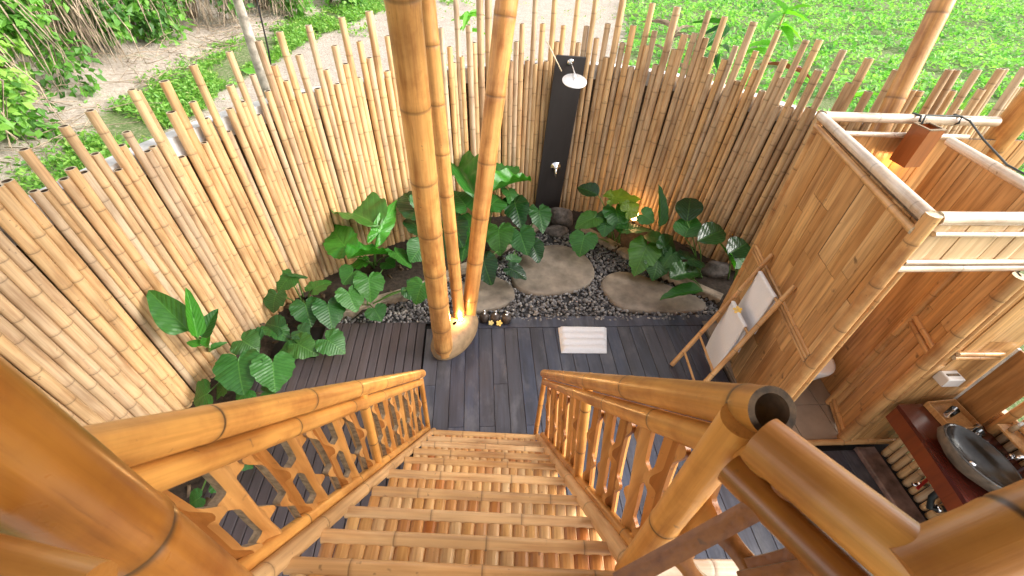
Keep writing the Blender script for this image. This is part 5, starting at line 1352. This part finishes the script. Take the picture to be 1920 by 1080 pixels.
# ================================================================== WASHSTAND
M_MAHOG = mat_wood('mahogany', [(0.075,0.012,0.007),(0.085,0.014,0.008)], 0.2, axis=1, fibre=24, contrast=0.5, coat=0.6)
vn = thing('washstand', 'polished red brown wooden counter carrying the stone basin', 'washstand', (3.9, 1.3, 0))
b = MB(); vs = [(3.665, 1.93), (3.645, 1.6), (3.60, 1.2), (3.53, 0.75), (3.50, 0.45), (4.27, 0.45), (4.27, 1.93)]
n = len(vs); pts = [(x, y, 0.76) for x, y in vs] + [(x, y, 0.80) for x, y in vs]
b.add(pts, [tuple(range(n-1, -1, -1)), tuple(range(n, 2*n))] + [(i, (i+1) % n, n+(i+1) % n, n+i) for i in range(n)]); b.build('counter_top', M_MAHOG, vn, None, False)
b = MB()
for i in range(4):
    (xa, ya), (xb, yb) = vs[i], vs[i+1]
    d = Vector((xb-xa, yb-ya, 0)); L = d.length; d.normalize(); b.box((0.0, 0.006, 0.60), (L-0.001, 0.03, 0.758), axes((xa, ya, 0), d, Vector((-d.y, d.x, 0)), Vector((0, 0, 1))))
b.build('apron', mat_wood('orange_wood', [(0.20,0.045,0.011),(0.22,0.05,0.012)], 0.3, axis=2, fibre=24, contrast=0.5, coat=0.4), vn, None, False)
y = 1.90
while y > 0.5:
    r = rnd.uniform(0.030, 0.036); y -= r
    culm('front_pole', (4.02, y, 0.0), (4.0, y, 0.755), r, r*0.95, vn, M_FENCE, pitch=.33, seg=12)
    y -= r + 0.008
scr = thing('bamboo_screen', 'screen of upright bamboo poles behind and below the washstand', 'screen', (4.30, 1.2, 0))
b = MB(); b.box((4.37, 0.1, 0.0), (4.39, 1.98, 0.96)); b.build('panel_core', M_HOLE, scr, None, False)
y = 1.97; i = 0
while y > 0.2:
    r = rnd.uniform(0.030, 0.037); y -= r
    culm('pole', (4.33, y, 0.0), (4.33, y, 1.28 if y < 1.62 else 0.98), r, r*0.96, scr, M_FENCE, pitch=.33, seg=12)
    y -= r + 0.006; i += 1
culm('rail', (4.30, 1.63, 1.0), (4.30, 0.2, 1.0), 0.02, 0.02, scr, M_CAB, pitch=.4, seg=12)
culm('rail', (4.29, 1.66, 1.30), (4.29, 0.2, 1.30), 0.034, 0.034, scr, M_CAB, pitch=.4, seg=14)
culm('post', (4.29, 1.66, 0.8), (4.29, 1.66, 1.7), 0.036, 0.036, scr, M_CAB, pitch=.35, seg=14)
# basin
M_BASIN = mat_plain('polished_river_stone', (0.034, 0.028, 0.023), 0.2, var=0.4, scale=5, bumps=0.05, detail=8)
M_BASINO = mat_plain('rough_river_stone', (0.15, 0.12, 0.09), 0.7, var=0.35, scale=10, bumps=0.7, detail=8)
bas = thing('stone_basin', 'oval river stone wash basin with polished dark bowl on the counter', 'basin', (3.84, 1.38, 0.8))
BM_ = Matrix.Translation((3.83, 1.37, 0.80)) @ Matrix.Rotation(math.radians(10), 4, 'Z')
b = MB(); b.lathe([(0.03, 0.004), (0.13, 0.004), (0.20, 0.04), (0.235, 0.10), (0.232, 0.145), (0.222, 0.155)], 40, BM_, 0, 0.78, 1.30); o = b.build('outer_shell', M_BASINO, bas)
for v in o.data.vertices: v.co += (v.co - Vector((3.83, 1.37, 0.88)))*0.10*noise.noise(v.co*7)
b = MB(); b.lathe([(0.0, 0.045), (0.07, 0.048), (0.14, 0.07), (0.185, 0.11), (0.205, 0.148), (0.212, 0.158), (0.224, 0.150)], 40, BM_, 0, 0.78, 1.30); b.build('bowl', M_BASIN, bas)
b = MB(); b.lathe([(0, 0.056), (0.022, 0.056), (0.026, 0.050)], 16, BM_); b.build('drain', M_CHROME, bas)
tapo = thing('tap', 'chrome tap at the right edge behind the stone basin', 'tap', (4.16, 1.33, 0.8))
b = MB(); b.tube([(4.16, 1.30, 0.80), (4.16, 1.30, 0.98), (4.13, 1.31, 1.02), (4.04, 1.33, 1.02), (4.02, 1.33, 0.99)], 0.014, 10); b.build('spout', M_CHROME, tapo)
b = MB(); b.lathe([(0, 0), (0.03, 0), (0.03, 0.01), (0.018, 0.02), (0.018, 0.06), (0.026, 0.065), (0.02, 0.09), (0, 0.09)], 14); b.build('valve', M_CHROME, tapo, Matrix.Translation((4.17, 1.40, 0.80)))
# tray with glasses and bottles
tray = thing('bamboo_tray', 'small open bamboo tray at the far end of the counter', 'tray', (4.03, 1.80, 0.8))
TM = Matrix.Translation((4.03, 1.79, 0.803)) @ Matrix.Rotation(math.radians(4), 4, 'Z')
b = MB(); b.box((-0.13, -0.125, 0), (0.13, 0.125, 0.012)); b.build('base', M_CAB, tray, TM, False)
for lo, hi in (((-0.14, -0.125, 0), (-0.131, 0.125, 0.055)), ((0.131, -0.125, 0), (0.14, 0.125, 0.055)), ((-0.14, 0.1255, 0), (0.14, 0.135, 0.055)), ((-0.14, -0.135, 0), (0.14, -0.1255, 0.055))):
    b = MB(); b.box(lo, hi); b.build('side', M_CAB, tray, TM, False)
mg, t_, bs_ = newmat('clear_glass'); bs_.inputs['Transmission Weight'].default_value = 1; bs_.inputs['Roughness'].default_value = 0.02; bs_.inputs['Base Color'].default_value = (0.96, 0.97, 0.97, 1)
def glass(loc, r, h, label):
    b = MB(); b.lathe([(0, 0.001), (r*0.8, 0.001), (r*0.85, 0.01), (r, h), (r*0.92, h), (r*0.78, 0.014), (0, 0.014)], 20)
    return tag(b.build('drinking_glass', mg, None, Matrix.Translation(loc)), label, 'glass', 'glasses by the basin')
glass((4.00, 1.80, 0.817), 0.034, 0.10, 'cut drinking glass standing in the bamboo tray'); glass((4.06, 1.60, 0.801), 0.036, 0.10, 'drinking glass on the counter just behind the basin rim'); glass((4.12, 1.655, 0.801), 0.03, 0.08, 'smaller glass closest to the bamboo screen behind the basin')
def bottle(loc, label):
    t = thing('toiletry_bottle', label, 'bottle', loc, 'small bottles on the ledge')
    M = Matrix.Translation(loc)
    b = MB(); b.lathe([(0, 0), (0.02, 0), (0.021, 0.07), (0.012, 0.08), (0.011, 0.085)], 14); b.build('body', mat_plain('bottle_amber', (0.42, 0.30, 0.18), 0.25, bumps=0), t, M)
    b = MB(); b.lathe([(0.012, 0.084), (0.014, 0.086), (0.014, 0.115), (0, 0.117)], 14); b.build('cap', M_WHITE, t, M)
b = MB(); b.box((4.16, 1.30, 0.962), (4.285, 1.62, 0.978)); tag(b.build('ledge', M_CAB, None, None, False), 'narrow wooden ledge fixed to the screen above the basin', 'ledge')
bottle((4.22, 1.56, 0.979), 'white capped toiletry bottle on the ledge nearest the white edged panel'); bottle((4.22, 1.40, 0.979), 'white capped toiletry bottle on the ledge right above the basin')
# mirror
mir = thing('wood_panel', 'plain orange wooden panel with a thin white edge behind the counter corner', 'panel', (4.25, 1.84, 0.8))
b = MB(); b.box((4.215, 1.955, 0.80), (4.235, 1.972, 1.50)); b.build('white_edge', mat_plain('white_trim', (0.78, 0.80, 0.78), 0.2, bumps=0), mir, None, False)
b = MB(); b.box((4.222, 1.70, 0.80), (4.235, 1.954, 1.50)); b.build('board', M_PLANK, mir, None, False)
win = thing('small_window', 'small white framed window at the right edge above the bamboo screen', 'window', (4.33, 1.55, 1.35))
b = MB(); b.tube([(4.30, 1.62, 1.62), (4.30, 1.63, 1.40), (4.30, 1.60, 1.37), (4.30, 1.36, 1.37), (4.30, 1.33, 1.40), (4.30, 1.33, 1.9), (4.30, 1.62, 1.9), (4.30, 1.62, 1.62)], 0.016, 10); b.build('frame', M_WHITE, win)
b = MB(); b.box((4.31, 1.345, 1.385), (4.316, 1.61, 1.885)); b.build('pane', mg, win, None, False)
# plumbing below
M_REDP = mat_plain('red_plastic', (0.45, 0.02, 0.02), 0.4, bumps=0); M_GREENP = mat_plain('green_plastic', (0.01, 0.20, 0.08), 0.4, bumps=0)
vv = thing('water_valve', 'red handled water valve under the counter apron', 'valve', (3.97, 1.45, 0.2))
b = MB(); b.tube([(3.98, 1.47, 0.22), (3.84, 1.47, 0.24)], 0.016, 10); b.lathe([(0, 0), (0.022, 0), (0.022, 0.05), (0, 0.05)], 12, Matrix.Translation((3.90, 1.47, 0.22))); b.build('body', M_CHROME, vv)
b = MB(); b.box((-0.09, -0.012, 0), (0.09, 0.012, 0.012), Matrix.Translation((3.88, 1.45, 0.28)) @ Matrix.Rotation(math.radians(25), 4, 'Z'), 0, 0.004); b.build('handle', M_REDP, vv, None, False)
sw = thing('drain_siphon', 'black drain siphon under the basin between the red valve and green handle', 'siphon', (3.95, 1.26, 0.2))
b = MB(); b.tube([(3.85, 1.35, 0.6), (3.86, 1.33, 0.30), (3.86, 1.28, 0.22), (3.90, 1.26, 0.24), (3.98, 1.25, 0.26)], 0.026, 10); b.build('pipe', mat_plain('black_pvc', (0.02, 0.025, 0.025), 0.4, bumps=0), sw)
b = MB(); b.lathe([(0, 0), (0.034, 0), (0.034, 0.03), (0, 0.03)], 14, frame((3.89, 1.26, 0.24), (1, 0, 0))); b.build('coupling', M_CHROME, sw)
b = MB(); b.box((-0.13, -0.016, 0), (0.13, 0.016, 0.016), Matrix.Translation((3.86, 1.10, 0.25)) @ Matrix.Rotation(math.radians(35), 4, 'Z'), 0, 0.005)
tag(b.build('brush_handle', M_GREENP, None, None, False), 'green plastic handle lying under the counter near the stone curb', 'brush')

# ================================================================== STAIRCASE
Sd = Vector((0.0526, 0.6006, -0.7978)).normalized()          # down the flight
az = Vector((Sd.x, Sd.y, 0)).normalized()
lat = Vector((az.y, -az.x, 0))
A0 = Vector((0.0185, 2.108, 0.2))
SS = [-0.0, .378, .64, .965, 1.26, 1.635, 2.0, 2.313, 2.582, 2.82, 3.06]
stair = thing('staircase', 'steep bamboo staircase with split bamboo treads and round pole nosings', 'staircase', (A0.x, A0.y, 0))
slat_me = []
for k in range(5):
    rr = random.Random(k); b = MB(); w2 = 0.0255; L = 0.33; vs = []; n = 7
    for z in (0, L*0.5, L):
        for i in range(n):
            a = PI*i/(n-1); vs.append((-w2*math.cos(a)*1.0, 0.012*math.sin(a) + 0.0008*rr.uniform(-1, 1), z))
    fs = [(j*n+i, j*n+i+1, (j+1)*n+i+1, (j+1)*n+i) for j in range(2) for i in range(n-1)] + [tuple(range(n-1, -1, -1)), tuple(range(2*n, 3*n))]
    fs += [(0, n, 2*n, 2*n+n-1, n+n-1, n-1)]
    b.add(vs, fs); slat_me.append(b.mesh('tread_slat', M_SLAT, False))
def LR(s): return -0.455 - 0.004*s, 0.535 + 0.028*s
for k, s in enumerate(SS):
    c = A0 - Sd*s; l, r = LR(s)
    c0 = c + lat*(l + 0.02 + rnd.uniform(-.01, .02)); c1 = c + lat*(r - 0.005)
    rr = 0.024 + rnd.uniform(-0.001, 0.002)
    culm('nosing_pole', c0 + Vector((0, 0, -0.01)), c1 + Vector((0, 0, -0.01)), rr, rr*0.95, stair, M_TREAD, pitch=0.36, seg=16, swell=0.03)
    x = l + 0.03; i = 0
    while x < r - 0.02:
        M = axes(c + lat*(x + 0.0255) + az*(-0.022) + Vector((0, 0, -0.014 + rnd.uniform(-0.0012, 0.0012))), -lat, Vector((0, 0, 1)), -az)
        inst('tread_slat', slat_me[rnd.randrange(5)], stair, M); x += 0.0525; i += 1
    b = MB(); b.tube([c + lat*(l+0.02) - az*0.12 + Vector((0, 0, -0.05)), c + lat*r - az*0.12 + Vector((0, 0, -0.05))], 0.024, 8); b.build('bearer', M_DARKRAIL, stair)
def pt(s, l, dz=0.0): return A0 - Sd*s + lat*l + Vector((0, 0, dz))
culm('stringer', pt(-0.16, LR(0)[0]+0.0, -0.02), pt(3.2, LR(3.2)[0], 0.03), 0.026, 0.030, stair, M_TREAD, nodes=[.35,.8,1.25,1.7,2.2,2.7,3.1], seg=16)
culm('stringer', pt(-0.16, LR(0)[1]+0.01, -0.02), pt(3.2, LR(3.2)[1], 0.03), 0.028, 0.034, stair, M_TREAD, nodes=[.3,.8,1.3,1.8,2.35,2.9], seg=16)

# ---- carved baluster strips: split bamboo joined to its neighbours by knuckles at matching heights
M_CHAN = mat_bamboo('bamboo_channel', [(0.30,0.11,0.022),(0.36,0.14,0.03)], rough=0.4, stain=0.8)
JOIN = ((0.10, 0.62), (0.36, 0.90))
def plateau(f, p):
    x = (0.105 - abs(f-p))/0.095
    x = min(1, max(0, x)); return x*x*(3-2*x)
def baluster_mesh(name, H, wd, reach, par, concave, slope, lx, ly, thick=0.026, edge=1, depth=0.016):
    b = MB(); nz_, nx = 44, 8
    front = []; back = []
    for j in range(nz_+1):
        f = j/nz_; z = H*f
        el = er = wd/2
        for p in JOIN[par]: er += reach*plateau(f, p)
        for p in JOIN[1-par]: el += reach*plateau(f, p)
        bend = 0.006*math.sin(f*5 + par*2)
        for i in range(nx+1):
            u = -1 + 2*i/nx; x = u*(er if u > 0 else el)
            cu = depth*(1 - min(1, abs(x)/(wd*0.52))**2)
            if concave: cu = depth*0.9 - cu*1.5
            front.append((x + bend, -cu, z)); back.append((x*0.97 + bend, -cu + thick, z))
    m = nx+1; n = (nz_+1)*m; vs = [(x + lx*z, y + ly*z, z + slope*x) for x, y, z in front + back]   # follows the pitch of the rails
    fq = [(j*m+i, j*m+i+1, (j+1)*m+i+1, (j+1)*m+i) for j in range(nz_) for i in range(nx)]
    bq = [tuple(n+k for k in q[::-1]) for q in fq]
    eq = []
    for j in range(nz_):
        eq.append((j*m, (j+1)*m, n+(j+1)*m, n+j*m)); eq.append(((j+1)*m+nx, j*m+nx, n+j*m+nx, n+(j+1)*m+nx))
    if concave:
        inn = [q for k, q in enumerate(fq) if 2 <= k % nx <= nx-3]; oth = [q for k, q in enumerate(fq) if not 2 <= k % nx <= nx-3]
        b.add(vs, inn, 2); fq = oth
    b.add(vs, fq + bq, 0); b.add(vs, eq, edge)
    return b.mesh(name, [M_LATT, M_PITH, M_CHAN], True)
BAL = {}
def railing(name, label, side, hA, hB, rA, rB, group, mids, s_top):
    """hA bottom end and hB top end of the handrail centre line"""
    root = thing(name, label, 'railing', (hA.x, hA.y, 0), group)
    d = (hB-hA); L = d.length; d.normalize()
    dn = Vector((0, 0, 1)); dn = (dn - d*dn.dot(d)).normalized()
    culm('handrail', hA - d*0.03, hB, rA, rB, root, M_RAIL, nodes=[.18,.48,.85,1.25,1.70,2.20,2.72] if side < 0 else [.22,.5,.82,1.2,1.72,2.3,L-0.035], seg=28, top='hollow', swell=0.025, cut=M_CUTD, deep=0.75)
    off = -(rA + rB)*0.5 - 0.036
    u0, u1 = hA + dn*(off+0.006), hB + dn*(off-0.004)
    culm('under_rail', u0, u1, 0.026, 0.034, root, M_RAIL, nodes=[.3,.75,1.2,1.7,2.25] if side < 0 else [.4,.9,1.4,2.0,2.5], seg=20, swell=0.025)
    # bottom rail just outside the stringer
    l0, l1 = LR(0)[0 if side < 0 else 1], LR(3.0)[0 if side < 0 else 1]
    b0, b1 = pt(-0.05, l0 + side*0.05, 0.03), pt(3.05, l1 + side*0.045, 0.07)
    culm('bottom_rail', b0, b1, 0.025, 0.027, root, M_RAIL, nodes=[.4,.9,1.45,2.0,2.6], seg=16)
    dh = Vector((d.x, d.y, 0)).normalized(); nn = Vector((dh.y, -dh.x, 0))
    hor0 = b0.to_2d(); 
    def at_h(P, Q, f): return P.lerp(Q, f)
    run = (Vector((u1.x-u0.x, u1.y-u0.y))).length
    pitch = 0.118; n = int(run/pitch); pitch = run/n
    for i in range(1, n):
        f = i/n
        if any(abs(f-m) < 0.5/n for m in mids): continue
        lo = at_h(b0, b1, f + 0.004); hi = at_h(u0, u1, f) - Vector((0, 0, 0.012))
        # same horizontal place on both lines
        P = Vector(((lo.x+hi.x)/2, (lo.y+hi.y)/2, 0))
        H = math.floor((hi.z - lo.z)/0.02)*0.02
        cc = i % 2 == 1
        sl = (hi-lo); sl = sl/ sl.z
        bd = b1-b0; ud = u1-u0
        slope = 0.5*(bd.z/bd.to_2d().length + ud.z/ud.to_2d().length)
        out = -nn if side > 0 else nn
        key = (H, i % 2, cc, side)
        if key not in BAL: BAL[key] = baluster_mesh('baluster', H, 0.040 if side < 0 else 0.058, pitch*0.5 - (0.0185 if side < 0 else 0.0275), i % 2, cc, slope, sl.dot(dh), sl.dot(out), 0.026 if side < 0 else 0.013, 1 if side < 0 else 2)
        inst('baluster', BAL[key], root, axes(lo + out*(0.016 if side > 0 else 0.008), dh, out, Vector((0, 0, 1))))
    for m in mids:
        lo = at_h(b0, b1, m); hi = at_h(hA, hB, m)
        culm('post', lo - Vector((0, 0, 0.06)), hi - Vector((0, 0, 0.02)), 0.024, 0.026, root, M_RAIL, nodes=[.3, .62], seg=16)
    ft = Vector((hA.x, hA.y, 0.0)) + dh*0.03
    culm('post', ft, hA + dh*0.03, 0.022, 0.022, root, M_RAIL, nodes=[.25,.6], seg=14)
    return root, u0, u1, b0, b1, d, dh, nn
RL = railing('stair_railing', 'left stair railing with thick varnished bamboo handrail and carved lattice', -1, Vector((-.468, 2.25, .955)), Vector((-.640, .345, 3.335)), 0.035, 0.044, 'stair railings', [0.52], 3)
RR = railing('stair_railing', 'right stair railing whose handrail ends in a sawn hollow end', 1, Vector((.556, 2.19, 1.00)), Vector((.478, .365, 3.385)), 0.035, 0.041, 'stair railings', [0.55], 3)
# newel posts
lp = culm('newel_post', (-.553, .284, 2.35), (-.553, .284, 4.3), 0.061, 0.066, None, M_DARKRAIL, nodes=[0.86], seg=40, swell=0.05)
tag(lp, 'very thick varnished bamboo post close to the viewer at lower left', 'post')
rn = culm('newel_post', (.452, .378, 2.45), (.452, .378, 3.338), 0.037, 0.036, None, M_RAIL, nodes=[.42], seg=28, swell=0.03, cut=M_RAIL)
tag(rn, 'bamboo newel post holding up the sawn end of the right handrail', 'post')

b = MB(); rp_ = 0.0648
b.lathe([(rp_*0.98, -0.005), (rp_*1.012, -0.003), (rp_*1.018, 0.0), (rp_*1.012, 0.003), (rp_*0.98, 0.005)], 40)
b.build('node_ring', M_CUTD, lp, Matrix.Translation((-.553, .284, 3.222)))
# ================================================================== GALLERY RAILING at right
gal = thing('gallery_railing', 'gallery railing of thick bamboo bars and rough carved lattice at lower right', 'railing', (.5, .25, 2.6))
g0, g1 = Vector((.462, .338, 3.345)), Vector((.566, .130, 3.381))
culm('top_rail', g0, g1, 0.044, 0.046, gal, M_RAIL, nodes=[], seg=32, cut=M_DARKRAIL)
gd = (g1-g0).normalized()
q0, q1 = g0 + Vector((-.028, -.012, -0.072)), g1 + Vector((-.03, -.014, -0.080))
culm('under_rail', q0, q1, 0.030, 0.031, gal, M_DARKRAIL, nodes=[], seg=24)
h0, h1 = Vector((0.536, 0.125, 3.377)), Vector((0.83, 0.191, 3.52))
culm('top_rail', h0, h1, 0.047, 0.047, gal, M_RAIL, nodes=[.145, .42], seg=36, swell=0.02, cut=M_DARKRAIL)
# lattice pieces: split bamboo with pale rough edges
def latt(P, Q, wd, th, up, name='lattice_bar', waist=0.0):
    P = Vector(P); Q = Vector(Q); d = Q-P; L = d.length; d.normalize(); up = Vector(up); up = (up - d*up.dot(d)).normalized(); s = up.cross(d)
    b = MB(); n = 10; vs = []; k = 5
    for j in range(n+1):
        f = j/n; w2 = wd/2*(1 + waist*(2*f-1)**2)
        for lay in (0, 1):
            for i in range(k):
                u = -1 + 2*i/(k-1)
                vs.append(s*(u*w2) + up*((th*0.5 + wd*0.16*(1-u*u)) if lay == 0 else (-th*0.5 + wd*0.16*(1-u*u))) + d*(L*f))
    m = 2*k; fa = []; fe = []
    for j in range(n):
        for i in range(k-1):
            fa.append((j*m+i, j*m+i+1, (j+1)*m+i+1, (j+1)*m+i)); fa.append((j*m+k+i+1, j*m+k+i, (j+1)*m+k+i, (j+1)*m+k+i+1))
        fe.append((j*m, (j+1)*m, (j+1)*m+k, j*m+k)); fe.append(((j+1)*m+k-1, j*m+k-1, j*m+2*k-1, (j+1)*m+2*k-1))
    b.add(vs, fa, 0); b.add(vs, fe, 1)
    return b.build(name, [M_CHAN, M_PITH], gal, Matrix.Translation(P))
latt((0.482, 0.265, 3.309), (0.252, 0.212, 3.077), 0.034, 0.014, (-0.45, -0.25, 0.75), waist=0.00)
latt((0.409, 0.258, 3.203), (0.456, 0.181, 3.185), 0.032, 0.014, (-0.45, -0.25, 0.75), waist=0.50)
latt((0.441, 0.182, 3.199), (0.541, 0.193, 3.297), 0.040, 0.016, (-0.45, -0.25, 0.75), waist=0.30)
latt((0.358, 0.236, 3.13), (0.386, 0.196, 3.105), 0.028, 0.014, (-0.45, -0.25, 0.75), waist=0.50)
latt((0.414, 0.174, 3.202), (0.547, 0.168, 3.315), 0.030, 0.014, (-0.45, -0.25, 0.75), waist=0.00)
culm('bottom_rail', (0.452, 0.324, 2.704), (1.025, 0.287, 2.73), 0.022, 0.022, gal, M_PALE, pitch=0.3, seg=16)

lg = culm('gallery_rail', (-0.535, 0.175, 3.448), (-0.405, 0.145, 3.43), 0.034, 0.034, None, M_RAIL, nodes=[], seg=28, cut=M_DARKRAIL)
tag(lg, 'short piece of bamboo rail below the very thick post in the lower left corner', 'rail')
# landing under the viewer
ld = MB(); ld.box((-0.62, -2.0, 2.58), (0.50, 0.16, 2.66)); ld = ld.build('landing', M_TREAD, None, None, False); struct(ld)
